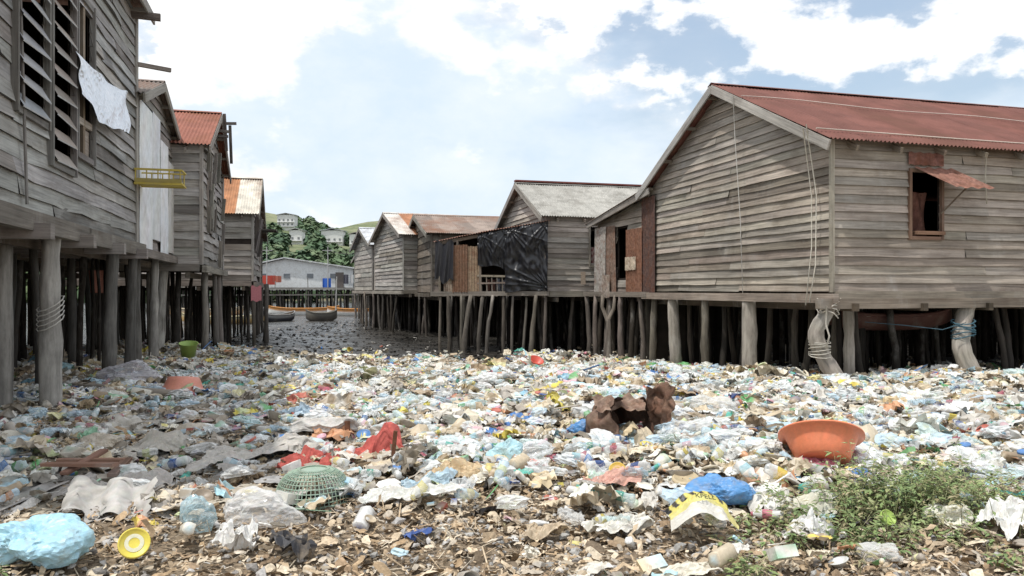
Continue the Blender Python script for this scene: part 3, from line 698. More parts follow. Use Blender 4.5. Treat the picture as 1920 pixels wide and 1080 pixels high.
# ---------------------------------------------------------------- instanced merge
def rotm(yaw,tx,ty):
    cz,sz=np.cos(yaw),np.sin(yaw);cx,sx=np.cos(tx),np.sin(tx);cy,sy=np.cos(ty),np.sin(ty); n=len(yaw)
    Z=np.zeros((n,3,3));X=Z.copy();Y=Z.copy()
    Z[:,0,0]=cz;Z[:,0,1]=-sz;Z[:,1,0]=sz;Z[:,1,1]=cz;Z[:,2,2]=1
    X[:,0,0]=1;X[:,1,1]=cx;X[:,1,2]=-sx;X[:,2,1]=sx;X[:,2,2]=cx
    Y[:,0,0]=cy;Y[:,0,2]=sy;Y[:,1,1]=1;Y[:,2,0]=-sy;Y[:,2,2]=cy
    return Z@X@Y
def merge(name,protos,which,T,Rm,S,C1,C2,mat,parent=None,vj=.1):
    Vs=[];Cs=[];LV=[];LS=[];SM=[];vo=0;lo=0
    for k,(v,f,m,smooth) in enumerate(protos):
        idx=np.where(which==k)[0]
        if not len(idx): continue
        v=np.array(v);nv=len(v); n=len(idx)
        VV=np.einsum('nij,nvj->nvi',Rm[idx],v[None]*S[idx][:,None])+T[idx][:,None]
        mm=np.array(m)[None,:,None]; CC=C1[idx][:,None]*(1-mm)+C2[idx][:,None]*mm
        CC=CC*(1+vj*rng.standard_normal((n,nv,1)))
        Vs.append(VV.reshape(-1,3));Cs.append(np.clip(CC,.003,1).reshape(-1,3))
        fl=np.array([i for q in f for i in q]); ln=np.array([len(q) for q in f]); st=np.concatenate([[0],np.cumsum(ln)[:-1]])
        LV.append((fl[None]+(vo+np.arange(n)*nv)[:,None]).ravel()); LS.append((st[None]+(lo+np.arange(n)*len(fl))[:,None]).ravel())
        SM.append(np.full(n*len(f),smooth)); vo+=n*nv; lo+=n*len(fl)
    V=np.concatenate(Vs);C=np.concatenate(Cs);LV=np.concatenate(LV);LS=np.concatenate(LS);SM=np.concatenate(SM)
    me=bpy.data.meshes.new(name); me.vertices.add(len(V)); me.vertices.foreach_set('co',V.astype(np.float32).ravel())
    me.loops.add(len(LV)); me.loops.foreach_set('vertex_index',LV.astype(np.int32)); me.polygons.add(len(LS)); me.polygons.foreach_set('loop_start',LS.astype(np.int32))
    me.polygons.foreach_set('use_smooth',SM.astype(bool))
    me.update(calc_edges=True)
    ca=me.color_attributes.new('Col','FLOAT_COLOR','POINT'); A=np.ones((len(V),4),dtype=np.float32);A[:,:3]=C; ca.data.foreach_set('color',A.ravel())
    me.materials.append(mat); ob=bpy.data.objects.new(name,me); scene.collection.objects.link(ob)
    if parent: ob.parent=parent
    return ob
def ico(sub):
    bm=bmesh.new(); bmesh.ops.create_icosphere(bm,subdivisions=sub,radius=.5); v=[tuple(x.co) for x in bm.verts]; f=[tuple(y.index for y in x.verts) for x in bm.faces]; bm.free(); return v,f
def p_bag(sub,seed,flat=.5,amp=.3,fr=2.6):
    v,f=ico(sub); o=[]
    for p in v:
        p=Vector(p); q=p*fr+Vector((seed*7.1,seed*3.3,0)); k=1+.5*mn.noise(q*.6)+amp*(.6-3*abs(mn.noise(q)))+.2*mn.noise(q*2.3)
        p=p*k; p+=Vector((mn.noise(q*1.7+Vector((5,0,0))),mn.noise(q*1.7+Vector((0,5,0))),0))*.22; o.append((p.x,p.y,max(p.z*flat,-.12)))
    return o,f,[0.35*(1 if mn.noise(Vector(p)*3+Vector((seed,0,0)))>.25 else 0) for p in o],False
def p_sheet(n,seed,amp=.22,fr=2.2):
    v=[];f=[];m=[]
    for j in range(n+1):
        for i in range(n+1):
            x=i/n-.5;y=j/n-.5; q=Vector((x*fr+seed*5,y*fr+seed*2,seed)); 
            x2=x+.2*mn.noise(q*1.2)+ (.07*mn.noise(q*4)); y2=y+.2*mn.noise(q*1.2+Vector((9,0,0)))
            v.append((x2,y2,amp*(1-3*abs(mn.noise(q*1.5)))*.5+.05*mn.noise(q*4))); m.append(1. if abs(x+.1*seed%1-.2)<.16 and seed%2 else 0.)
    for j in range(n):
        for i in range(n):
            a=j*(n+1)+i
            if (i in(0,n-1)) and (j in (0,n-1)): continue
            f.append((a,a+1,a+n+2,a+n+1))
    return v,f,m,False
def lathe(prof,seg,masks,smooth=True,dent=0,seed=0,lay=True):
    v=[];f=[];m=[]
    for k,(x,r) in enumerate(prof):
        for s in range(seg):
            a=2*math.pi*s/seg; rr=r*(1+dent*mn.noise(Vector((x*4+seed,math.cos(a)*1.5,math.sin(a)*1.5))))
            c=(x,rr*math.cos(a),rr*math.sin(a)) if lay else (rr*math.cos(a),rr*math.sin(a),x)
            v.append(c); m.append(masks[k])
    for k in range(len(prof)-1):
        for s in range(seg):
            s2=(s+1)%seg; f.append((k*seg+s,k*seg+s2,(k+1)*seg+s2,(k+1)*seg+s))
    return v,f,m,smooth
bprof=[(-.5,.0),(-.5,.13),(-.42,.15),(-.2,.145),(-.19,.15),(.1,.15),(.11,.145),(.2,.14),(.36,.06),(.39,.05),(.395,.065),(.46,.065),(.46,0)]
bmask=[0,0,0,0,1,1,0,0,0,0,1,1,1]
cprof=[(-.3,0),(-.3,.2),(.3,.29),(.32,.3),(.3,.27),(-.27,.18),(-.27,0)]
canp=[(-.5,0),(-.5,.24),(-.46,.26),(.46,.26),(.5,.24),(.5,0)]
lidp=[(0,0),(0.04,.4),(.07,.42),(.0,.5),(-.05,.5),(-.04,.3)]
bowl=[(-.12,0),(-.12,.3),(.12,.48),(.14,.52),(.1,.46),(-.09,.28),(-.09,0)]
def p_box(seed):
    a,b,c=.34,.22,.1+.06*(seed%2); v=[(x*a+.06*mn.noise(Vector((x,y*3,z+seed))),y*b+.05*mn.noise(Vector((x+3,y*3,z+seed))),z*c+.04*mn.noise(Vector((x+3,y*3+5,z+seed)))) for x in(-1,1) for y in(-1,1) for z in(-1,1)]
    f=[(0,1,3,2),(4,6,7,5),(0,4,5,1),(2,3,7,6),(0,2,6,4),(1,5,7,3)]; return v,f,[0,1,0,1,0,0,1,0],False
def p_strip(seed):
    v=[];f=[]
    for i in range(8):
        t=i/7-.5; y=.25*mn.noise(Vector((t*3,seed*3,0))); z=.12*mn.noise(Vector((t*4,seed,4)))+.04
        v+=[(t,y-.06,z),(t,y+.06,z+.04)]
    for i in range(7): f.append((2*i,2*i+2,2*i+3,2*i+1))
    return v,f,[0]*16,False
def p_tube(seed):
    return lathe([(-.5,.0),(-.5,.025),(.5,.02),(.5,0)],5,[0,0,0,0])
SHEETS=[p_sheet(8,s,.3,2.6) for s in (1,2,3,4)]+[p_sheet(9,6,.45,3.2)]; BAGS=[p_bag(2,s,.5) for s in (1,2,3,4)]+[p_bag(3,s,.45,.35,3.2) for s in (5,6)]
HARD=[lathe(bprof,9,bmask,True,.3,1),lathe(bprof,9,bmask,True,.9,5),lathe(bprof,9,[0]*13,True,.6,9),lathe(cprof,10,[0,0,.5,.5,0,0,0]),lathe(canp,9,[1,0,0,0,0,1],True,.5,3),lathe(lidp,12,[0,0,0,0,0,0],lay=False),lathe(bowl,12,[0]*7,lay=False),p_box(1),p_box(2)]
LONG=[p_strip(1),p_strip(2),p_tube(1)]
protos=SHEETS+BAGS+HARD+LONG
nS,nB,nH,nL=len(SHEETS),len(BAGS),len(HARD),len(LONG)
pal_n=np.array([(.80,.78,.73),(.74,.70,.62),(.70,.62,.48),(.58,.48,.34),(.48,.38,.26),(.66,.66,.64),(.82,.82,.80),(.38,.30,.21),(.5,.47,.42),(.66,.54,.35),(.64,.55,.41),(.76,.76,.70),(.78,.74,.64),(.72,.73,.71)])
pal_d=np.array([(.42,.37,.31),(.48,.42,.35),(.30,.24,.18),(.52,.47,.40),(.40,.30,.20),(.60,.57,.52),(.20,.17,.13),(.46,.42,.37)])
pal_c=np.array([(.08,.22,.5),(.28,.5,.64),(.1,.42,.34),(.16,.42,.17),(.74,.6,.12),(.72,.64,.25),(.74,.7,.42),(.5,.14,.10),(.6,.32,.18),(.68,.45,.5),(.42,.64,.7),(.03,.03,.035),(.32,.55,.38),(.55,.7,.74),(.48,.15,.2),(.06,.11,.3),(.62,.68,.4),(.74,.64,.14),(.5,.68,.76)])
def underA(x,y):
    rx=x-OA.x; ry=y-OA.y; L=rx*g.x+ry*g.y; t=rx*d.x+ry*d.y
    return np.minimum(L,t)
def density(x,y):
    D=np.ones_like(x)
    D*=np.where(y<6.9,np.clip((y-4.9)/2.0,.0,1)**1.3*.9+.06,1)
    D*=1-sst((y-20.0-.8*np.sin(x*.9)-.5*np.sin(x*2.3))/2.6)*.99
    inn=underA(x,y); D*=1-sst((inn+.2)/1.3)*.94
    lf=(x+5.7)+(.275)*(y-9.5)
    D*=1-sst((-lf-.3)/3)*.7
    D*=np.where((x<-1.5)&(y<9.5),.5,1)
    return D
n=110000
X=rng.uniform(-12,14,n);Y=4+21*rng.random(n); keep=rng.random(n)<density(X,Y); X=X[keep];Y=Y[keep]
keep=np.abs(X)<Y*.78+1.2; X=X[keep];Y=Y[keep]; n=len(X)
kind=rng.random(n)
which=np.where(kind<.37,rng.integers(0,nS,n),np.where(kind<.51,nS+rng.integers(0,nB-1,n),np.where(kind<.87,nS+nB+rng.integers(0,nH,n),nS+nB+nH+rng.integers(0,nL,n))))
sz=np.exp(rng.normal(math.log(.105),.42,n)); sz=np.clip(sz,.04,.34)
sz=np.where(which<nS,sz*1.35,sz); hard=(which>=nS+nB)&(which<nS+nB+nH); sz=np.where(hard,np.clip(sz*1.2,.06,.25),sz); sz=np.where(which>=nS+nB+nH,sz*1.9,sz)
sz*=np.where(Y<8,.88,1.0)
S=np.stack([sz*rng.uniform(.8,1.2,n),sz*rng.uniform(.7,1.15,n),sz*rng.uniform(.6,1.2,n)],-1)
S[hard]=sz[hard][:,None]
Zp=gz(X,Y)+sz*.16+rng.uniform(0,.08,n)+.05*np.sin(X*2.1+Y)*np.sin(Y*1.7)
Rm=rotm(rng.uniform(0,6.28,n),rng.normal(0,.32,n),rng.normal(0,.32,n))
C1=pal_n[rng.integers(0,len(pal_n),n)]
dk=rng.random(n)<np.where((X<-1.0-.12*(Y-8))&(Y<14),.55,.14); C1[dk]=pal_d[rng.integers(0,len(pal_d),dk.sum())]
cc=rng.random(n)<.145; C1[cc]=pal_c[rng.integers(0,len(pal_c),cc.sum())]
C1=C1*rng.uniform(.8,1.08,(n,1))
C2=pal_c[rng.integers(0,len(pal_c),n)]; w2=rng.random(n)<.45; C2[w2]=pal_n[rng.integers(0,len(pal_n),w2.sum())]
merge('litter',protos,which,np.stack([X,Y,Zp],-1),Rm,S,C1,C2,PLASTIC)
print('litter pieces',n)
n=3600; X=rng.uniform(-7,11,n);Y=5+13*rng.random(n)**1.2; k=(rng.random(n)<density(X,Y))&(np.abs(X)<Y*.75+1);X=X[k];Y=Y[k];n=len(X)
pr=[BAGS[4],BAGS[5],HARD[0],HARD[1],SHEETS[1]]; which=rng.choice(5,n,p=[.12,.12,.36,.27,.13]); sz=rng.uniform(.16,.28,n)
cp=np.array([(.8,.83,.83),(.6,.76,.86),(.82,.82,.8),(.66,.8,.8)])[rng.choice(4,n,p=[.5,.15,.25,.1])]
merge('clear_plastic_litter',pr,which,np.stack([X,Y,gz(X,Y)+sz*.2+.08],-1),rotm(rng.uniform(0,6.28,n),rng.normal(0,.2,n),rng.normal(0,.2,n)),np.stack([sz]*3,-1),cp,pal_c[rng.integers(0,len(pal_c),n)],CLEAR)
n=420; X=rng.uniform(-7,-.2,n);Y=rng.uniform(5.2,11,n); k=(X<-.6-.5*(7-Y))|(Y>7.2); X=X[k];Y=Y[k];n=len(X)
sz=rng.uniform(.22,.55,n)
def crease(x,y,sd):
    q=Vector((x*1.6+sd,y*1.6-sd,sd*.37)); w=Vector((mn.noise(q*1.1),mn.noise(q*1.1+Vector((5,3,1))),0)); q2=q+w*.8
    r=0;a=.5;f=1.0
    for _ in range(4):
        r+=a*(.5-abs(mn.noise(Vector((q2.x*f,q2.y*f*1.25,q2.z+f))))*1.7); a*=.52; f*=2.05
    return r,w
def p_sack(seed,nn=24):
    v=[];f=[]
    for j in range(nn+1):
        for i in range(nn+1):
            x=i/nn-.5;y=j/nn-.5; r,w=crease(x,y,seed*5.3)
            v.append((x*1.05+.3*w.x+.05*mn.noise(Vector((x*9,y*9,seed))),y+.3*w.y,.22*r))
    for j in range(nn):
        for i in range(nn):
            a=j*(nn+1)+i; f.append((a,a+1,a+nn+2,a+nn+1))
    return v,f,[0.]*len(v),False
SK=[p_sack(s) for s in (11,12,13,14)]
c=np.array([(.42,.39,.36),(.52,.50,.47),(.36,.32,.27),(.60,.57,.53),(.46,.41,.33),(.40,.39,.38)])[rng.integers(0,6,n)]*rng.uniform(.8,1.1,(n,1))
merge('flattened_sacks',SK,rng.integers(0,4,n),np.stack([X,Y,gz(X,Y)+.03],-1),rotm(rng.uniform(0,6.28,n),rng.normal(0,.1,n),rng.normal(0,.1,n)),np.stack([sz,sz*.75,sz*.8],-1),c,c,CLOTH,None,.06)
def p_husk(seed):
    v=[];f=[]
    for j in range(4):
        for i in range(4):
            x=(i/3-.5)*(1-.3*abs(j/1.5-1));y=(j/3-.5)*.55; v.append((x+.1*mn.noise(Vector((i,j,seed))),y,.3*(.25-x*x)+.35*(.08-y*y)+.08*mn.noise(Vector((i*2.,j,seed+.5)))))
    for j in range(3):
        for i in range(3): a=j*4+i; f.append((a,a+1,a+5,a+4))
    return v,f,[0.]*16,False
hp=[p_husk(1.3),p_husk(2.7),p_husk(5.1),p_bag(1,3,.6,.3),p_strip(5),p_strip(9),p_tube(0)]
n=60000; X=rng.uniform(-7,6,n);Y=3.6+6*rng.random(n); pk=1.1-sst((Y-5.8)/2.0)*.85; pk=np.where(X<-1,np.maximum(pk,.5),pk)
k=(np.abs(X)<Y*.72+.5)&(rng.random(n)<pk);X=X[k];Y=Y[k];n=len(X)
which=rng.choice(7,n,p=[.2,.17,.13,.17,.14,.11,.08]); sz=np.clip(np.exp(rng.normal(math.log(.040),.48,n)),.013,.13)
sz=np.where(which==3,sz*.75,sz);sz=np.where(which>=4,sz*2,sz)
pc=np.array([(.52,.40,.27),(.60,.48,.34),(.36,.26,.17),(.68,.58,.44),(.22,.17,.12),(.54,.47,.38),(.62,.52,.39),(.44,.32,.20)]); c=pc[rng.integers(0,8,n)]*rng.uniform(.7,1.15,(n,1))
pg=np.array([(.38,.37,.35),(.48,.46,.44),(.28,.26,.24)]); pe=which==3; c[pe]=pg[rng.integers(0,3,pe.sum())]*rng.uniform(.8,1.2,(pe.sum(),1))
merge('husk_debris',hp,which,np.stack([X,Y,gz(X,Y)+rng.uniform(0,.04,n)+.008+.06*(Y>7)],-1),rotm(rng.uniform(0,6.28,n),rng.normal(0,.4,n),rng.normal(0,.4,n)),np.stack([sz]*3,-1),c,c,HUSK)
n=1800; X=rng.uniform(-12,3,n);Y=22+26*rng.random(n)**1.5; which=rng.choice(3,n); sz=rng.uniform(.04,.15,n); c=np.array([(.02,.018,.016),(.05,.045,.04),(.35,.33,.3),(.08,.07,.06)])[rng.choice(4,n,p=[.55,.33,.04,.08])]
merge('mudflat_debris',[BAGS[0],SHEETS[0],BAGS[1]],which,np.stack([X,Y,gz(X,Y).clip(-.4)+.01],-1),rotm(rng.uniform(0,6.28,n),rng.normal(0,.2,n),rng.normal(0,.2,n)),np.stack([sz,sz,sz*.7],-1),c,c,CLOTH)

VIL=[(-133,455,10,5,7,(.6,.6,.6)),(-93,400,11,4,7,(.5,.52,.55)),(-80,395,6,3.2,6,(.4,.36,.33)),(-104,372,6,3.2,6,(.55,.55,.53))]
n=16000; X=rng.uniform(-420,120,n);Y=rng.uniform(225,800,n)
hz=hillz(X,Y); patch=np.sin(X*.045+1)*np.sin(Y*.03)+.5*np.sin(X*.13+Y*.05)
k=(patch+np.where(Y<450,1.4,.1)-np.clip((hz-27)/12,0,2.0)>rng.normal(.1,.4,n))
for vx,vy,*_ in VIL:
    t=np.clip(Y/vy,0,1); k&=~((np.abs(X-vx*t)<6)&(Y<vy+6)&(Y>vy-60))
X=X[k];Y=Y[k];hz=hz[k];n=len(X)
def p_crown(seed):
    v=[];f=[];rr=random.Random(seed)
    for c in range(70):
        a=rr.uniform(0,6.28);r=rr.random()**.5*.5;z=rr.uniform(.02,1);r*=math.sin(min(1,z)*2.4+.5)*1.1
        cx,cy=r*math.cos(a),r*math.sin(a)
        n1=Vector((cx*1.5+rr.uniform(-.5,.5),cy*1.5+rr.uniform(-.5,.5),z-.2+rr.uniform(-.3,.4))).normalized();t=n1.orthogonal().normalized();b=n1.cross(t);s=rr.uniform(.07,.15);i=len(v)
        v+= [tuple(Vector((cx,cy,z*.8))+t*s*x+b*s*y) for x,y in((-1,-.7),(1,-1),(.8,1),(-.9,.8))]; f.append((i,i+1,i+2,i+3))
    vi=len(v); v+=[(-.03,0,-.1),(.03,0,-.1),(.02,0,.6),(-.02,0,.6)]; f.append((vi,vi+1,vi+2,vi+3))
    return v,f,[0.]*len(v),False
cr=[p_crown(s) for s in range(4)]; sz=rng.uniform(4,8,n); c=np.array([(.06,.10,.04),(.08,.12,.05),(.05,.085,.04),(.10,.13,.06)])[rng.integers(0,4,n)]*1.1+np.array([.02,.028,.03])  # pale lift in the crown colours stands for distance haze
merge('hillside_trees',cr,rng.integers(0,4,n),np.stack([X,Y,hz-.5],-1),rotm(rng.uniform(0,6.28,n),np.zeros(n),np.zeros(n)),np.stack([sz*1.1,sz*1.1,sz],-1),c,c,FOL,None,.25)
n=500; X=rng.uniform(-110,20,n);Y=rng.uniform(125,225,n); sz=rng.uniform(3.5,6.5,n); c=np.array([(.07,.10,.045),(.09,.12,.055),(.05,.08,.04)])[rng.integers(0,3,n)]*1.1
merge('shoreline_trees',cr,rng.integers(0,4,n),np.stack([X,Y,gz(X,Y)-.3],-1),rotm(rng.uniform(0,6.28,n),np.zeros(n),np.zeros(n)),np.stack([sz*1.2,sz*1.2,sz],-1),c,c,FOL,None,.25)
def villa(x,y,w,h,dep,rc):
    e=empty('hillside_house'); z=float(hillz(x,y))+1.5; mb=MB(); mb.box((x,y,z+h/2-.5),Vector((w/2,0,0)),Vector((0,dep/2,0)),UP*(h/2+2.5),(.72,.72,.70)); mb.build('walls',PAINT,e)
    mb=MB()
    for sg in (-1,1): mb.beam((x,y,z+h+3.0),(x+sg*(w/2+.8),y,z+h+1.9),dep+1.5,.25,rc)
    mb.build('roof',ROOFG,e); mb=MB(); nn=int(w/2.5)
    for fl in range(max(1,int(h/2.5))):
        for i in range(nn): mb.box((x-w/2+(i+.5)*w/nn,y-dep/2-.05,z+1.3+fl*2.6),Vector((.5,0,0)),Vector((0,.06,0)),UP*.55,(.2,.21,.22))
        mb.box((x,y-dep/2-.5,z+.0+fl*2.6),Vector((w/2,0,0)),Vector((0,.5,0)),UP*.12,(.6,.6,.6))
    mb.build('windows',PAINT,e)
for a in VIL: villa(*a)

# ================================================================ hero litter
def lat(mb,C,prof,col,seg=28,tilt=None,dent=0,skip=None):
    M=tilt if tilt else Matrix.Identity(3); C=Vector(C); base=len(mb.v)
    for k,(z,r) in enumerate(prof):
        for s in range(seg):
            a=2*math.pi*s/seg; rr=r*(1+dent*mn.noise(Vector((math.cos(a)*2,math.sin(a)*2,z*5))))
            mb.v.append(tuple(C+M@Vector((rr*math.cos(a),rr*math.sin(a),z)))); mb.uv.append((s/seg,z)); mb.c.append(cv(col,.05))
    for k in range(len(prof)-1):
        for s in range(seg):
            if skip and skip(k,s): continue
            s2=(s+1)%seg; mb.f.append((base+k*seg+s,base+k*seg+s2,base+(k+1)*seg+s2,base+(k+1)*seg+s))
def tm(x,y,z=0): return (Matrix.Rotation(z,3,'Z')@Matrix.Rotation(x,3,'X')@Matrix.Rotation(y,3,'Y'))
e=empty('rusty_drum'); mb=MB()
M=tm(math.radians(70),0,math.radians(30))
dp=[(-.26+.052*i,.255+.012*(i in(3,7))) for i in range(11)]
lat(mb,(1.08,7.75,.19),[(-.27,.0)]+dp,(.19,.13,.10),36,M,.3,lambda k,s:(k>5 and 4<s<10) or (k>8 and s%7<2))
lat(mb,(1.08,7.75,.19),[(z,r-.012) for z,r in dp],(.07,.045,.035),36,M,.3,lambda k,s:(k>5 and 4<s<10) or (k>8 and s%7<2))
def rag(u,v):
    cxx=1.34+.26*u; e_=.06*mn.noise(Vector((u*6,v*6,1)))
    return Vector((cxx+e_+.05*v,7.85+.09*math.sin(u*5)+.09*mn.noise(Vector((u*3,v*3,2))),.1+(.44+.10*mn.noise(Vector((u*5,0,3)))+.06*(u>.4))*v+.04*mn.noise(Vector((u*5,v*5,v)))))
mb.grid(rag,22,22,lambda u,v:cv((.20,.125,.09),.2))
mb.grid(lambda u,v:Vector((.82+.5*u+.05*mn.noise(Vector((u*5,v*4,3))),7.55+.22*v,.38+.1*v+.08*mn.noise(Vector((u*5,v*4,7))))),18,12,lambda u,v:cv((.24,.17,.13),.2))
mb.build('drum_body',RUST,e,True)
e=empty('plastic_basin'); mb=MB(); M=tm(math.radians(-30),math.radians(12),.15)
pf=[(-.12,0),(-.12,.2),(-.11,.215),(-.05,.24),(.0,.26),(.1,.3),(.1,.345),(.085,.345),(.09,.29),(-.08,.2),(-.08,0)]
lat(mb,(2.60,6.45,.24),pf,(.78,.24,.12),40,M); mb.build('basin',CLEANPL,e,True)
e=empty('plastic_basin'); mb=MB(); M=tm(math.radians(170),0,0)
lat(mb,(-4.75,11.1,.18),pf,(.72,.30,.22),30,M); mb.build('basin',CLEANPL,e,True)
e=empty('plastic_bucket'); mb=MB(); lat(mb,(-7.5,17.8,.18),[(-.15,0),(-.15,.15),(.15,.2),(.16,.22),(.14,.19),(-.13,.14)],(.36,.5,.14),24,tm(.2,.1)); mb.build('bucket',CLEANPL,e,True)
e=empty('plastic_tub'); mb=MB(); lat(mb,(.55,17.6,-.08),[(z*.6,r*.5) for z,r in pf],(.6,.1,.07),24,tm(.5,.3)); mb.build('tub',CLEANPL,e,True)
e=empty('plastic_tub'); mb=MB(); lat(mb,(1.85,7.15,.13),[(-.05,0),(-.05,.12),(.05,.15),(.05,.165),(.04,.14)],(.68,.66,.56),24,tm(.3,.0)); mb.build('tub',PLASTIC,e,True)
e=empty('laundry_basket'); mb=MB(); C=Vector((-1.42,5.5,.03)); gc=(.30,.40,.31)
def dm(a,t): r=.27*math.cos(t)**.6; return C+Vector((r*math.cos(a),r*math.sin(a),.23*math.sin(t)+.02))
for i in range(54): a=i/54*6.283; mb.tube([dm(a,t) for t in (0,.25,.5,.8,1.1,1.4)],[.0038]*6,cv(gc,.08),4)
for t in (.05,.18,.32,.46,.6,.75,.9,1.05,1.2,1.35): mb.tube([dm(a/30*6.283,t) for a in range(31)],[.004 if t>.06 else .010]*31,cv(gc,.08),4)
mb.grid(lambda u,v:C+Vector((.12*v*math.cos(u*6.283),.12*v*math.sin(u*6.283),.24)),20,2,gc)
mb.build('lattice',CLEANPL,e,True)
def crumple(name,C,size,col,mat,seed,sub=5,yaw=None):
    if yaw is None: yaw=seed*1.3
    bm=bmesh.new(); bmesh.ops.create_icosphere(bm,subdivisions=sub,radius=.5); mb=MB(); sd=Vector((seed*3.7,seed*1.9,seed*.7))
    for x in bm.verts:
        p=x.co.copy(); q=p*2+sd; w_=Vector((mn.noise(q),mn.noise(q+Vector((7,0,0))),mn.noise(q+Vector((0,7,0))))); q2=q+w_*.7
        k=.95+.7*mn.noise(q*.75); a=.14;f=1.1
        for _ in range(4): k+=a*(.4-abs(mn.noise(q2*f))*2); a*=.6; f*=2
        p=p*k+w_*.12
        p=Matrix.Rotation(yaw,3,'Z')@Vector((p.x,p.y,max(p.z,-.28)+.04*mn.noise(q*2))); p=Vector((p.x*size[0],p.y*size[1],p.z*size[2]))
        mb.v.append(tuple(Vector(C)+p)); mb.uv.append((p.x,p.y)); mb.c.append(cv(col,.04))
    mb.f=[tuple(v.index for v in f.verts) for f in bm.faces]; bm.free(); return mb.build(name,mat,None,False)
def drape(name,C,size,col,mat,seed,yaw=0,h=.16,nn=54):
    mb=MB(); Mz=Matrix.Rotation(yaw,3,'Z')
    def fn(u,v):
        x=u-.5;y=v-.5; r,w=crease(x,y,seed*3.3); edge=max(abs(x),abs(y))*2
        z=h*(1.5*r+.9*w.x)*(1-.35*edge**3)+h*.25*(1-edge**2)
        X_=x+.38*w.x+.06*mn.noise(Vector((x*9,y*9,seed))); Y_=y+.38*w.y+.06*mn.noise(Vector((x*9,y*9,seed+4)))
        p=Mz@Vector((X_*size[0],Y_*size[1],0)); return Vector(C)+p+UP*(z+.02)
    mb.grid(fn,nn,nn,lambda u,v:cv(col,.04)); mb.build(name,mat,None,False)
for (x,y,sx,sy,c,s,yw,h,nm) in [(-1.3,6.55,.62,.42,(.52,.13,.11),3,.2,.24,'red_cloth'),(-1.6,6.4,.5,.25,(.50,.13,.11),8,-.2,.18,'red_cloth'),(.75,6.0,.4,.22,(.62,.38,.31),9,.3,.1,'pink_cloth'),(-3.0,5.9,.6,.5,(.44,.41,.38),21,.4,.14,'sack'),(-2.2,6.9,.9,.6,(.50,.47,.43),22,.2,.16,'sack'),(-3.4,7.2,1.0,.6,(.46,.43,.38),23,.8,.16,'sack'),(-2.1,8.0,1.0,.5,(.55,.53,.50),24,-.3,.15,'sack'),(-3.9,8.6,1.0,.7,(.42,.39,.35),25,.1,.15,'sack'),(.7,4.95,.38,.22,(.70,.68,.62),26,.4,.10,'plastic_sheet'),(-.4,5.9,.45,.3,(.58,.44,.27),27,.1,.18,'brown_bag'),(3.4,6.1,.6,.3,(.03,.03,.035),28,.1,.12,'black_sheet'),(.2,4.9,.28,.18,(.50,.40,.28),29,.3,.08,'brown_bag'),(.95,4.15,.3,.16,(.68,.64,.54),30,.2,.05,'plastic_sheet'),(-.7,5.3,.5,.16,(.7,.7,.66),31,.1,.09,'plastic_sheet'),(1.88,4.75,.26,.2,(.76,.76,.74),32,.1,.16,'plastic_sheet'),(3.0,4.6,.36,.26,(.74,.74,.71),33,.5,.14,'plastic_sheet'),(-1.62,4.5,.22,.2,(.76,.75,.72),34,.5,.14,'plastic_sheet'),(-.65,5.65,.35,.16,(.45,.58,.66),36,.3,.09,'plastic_sheet'),(2.0,5.15,.3,.14,(.68,.66,.55),37,-.6,.1,'plastic_sheet'),(-2.4,8.7,.4,.3,(.5,.62,.72),38,-.6,.15,'plastic_sheet')]:
    drape(nm,(x,y,gzf(x,y)+.06),(sx,sy),c,CLOTH if nm in('red_cloth','pink_cloth','sack') else PLASTIC,s,yw,h)
crumple('plastic_bag',(1.5,5.55,.09),(.44,.32,.26),(.10,.27,.54),PLASTIC,4)
crumple('plastic_bag',(-.05,6.5,.14),(.23,.2,.26),(.42,.64,.70),PLASTIC,5)
crumple('plastic_bag',(.15,6.45,.07),(.22,.14,.13),(.55,.2,.17),PLASTIC,15)
crumple('plastic_bag',(.72,8.0,.12),(.28,.2,.17),(.08,.24,.5),PLASTIC,6)
crumple('plastic_bag',(-2.72,4.35,.12),(.48,.40,.36),(.38,.62,.73),PLASTIC,7)
crumple('plastic_bag',(-1.98,4.85,.1),(.22,.18,.24),(.5,.68,.74),CLEAR,9)
crumple('plastic_bag',(-1.68,5.1,.1),(.46,.32,.26),(.75,.74,.72),CLEAR,11)
crumple('plastic_bag',(-3.9,7.3,.08),(.45,.3,.22),(.52,.46,.38),PLASTIC,12)
crumple('plastic_bag',(-3.2,8.0,.08),(.5,.36,.22),(.52,.46,.38),PLASTIC,13)
crumple('plastic_bag',(2.75,4.8,.12),(.24,.22,.22),(.74,.73,.62),PLASTIC,16)
crumple('plastic_bag',(-6.2,12.4,.15),(1.0,.6,.45),(.66,.64,.68),CLEAR,18)
crumple('plastic_bag',(.2,6.9,.12),(.45,.25,.2),(.78,.79,.79),CLEAR,40)
crumple('plastic_bag',(1.75,7.6,.12),(.5,.3,.3),(.78,.79,.79),CLEAR,41)
crumple('plastic_bag',(2.5,9.2,.14),(.6,.35,.3),(.74,.74,.72),CLEAR,42)
crumple('plastic_bag',(2.1,4.35,.06),(.26,.18,.14),(.74,.73,.70),CLEAR,43)
def lid(C,r,col,M,inner=None):
    e=empty('plastic_lid'); mb=MB(); lat(mb,C,[(-.012,r*.96),(-.012,r),(.008,r),(.012,r*.93),(.004,r*.88),(.004,0)],col,30,M)
    if inner: lat(mb,Vector(C)+M@Vector((0,0,.006)),[(0,r*.6),(0,r*.35)],inner,24,M)
    mb.build('lid',CLEANPL,e,True)
lid((-2.14,4.35,.12),.085,(.75,.62,.1),tm(math.radians(60),math.radians(15),.2),(.7,.68,.5))
lid((.85,6.2,.1),.07,(.72,.5,.1),tm(math.radians(50),math.radians(-15),.1),(.5,.3,.1))
lid((2.3,4.7,.16),.05,(.36,.5,.12),tm(.9,.2,0))
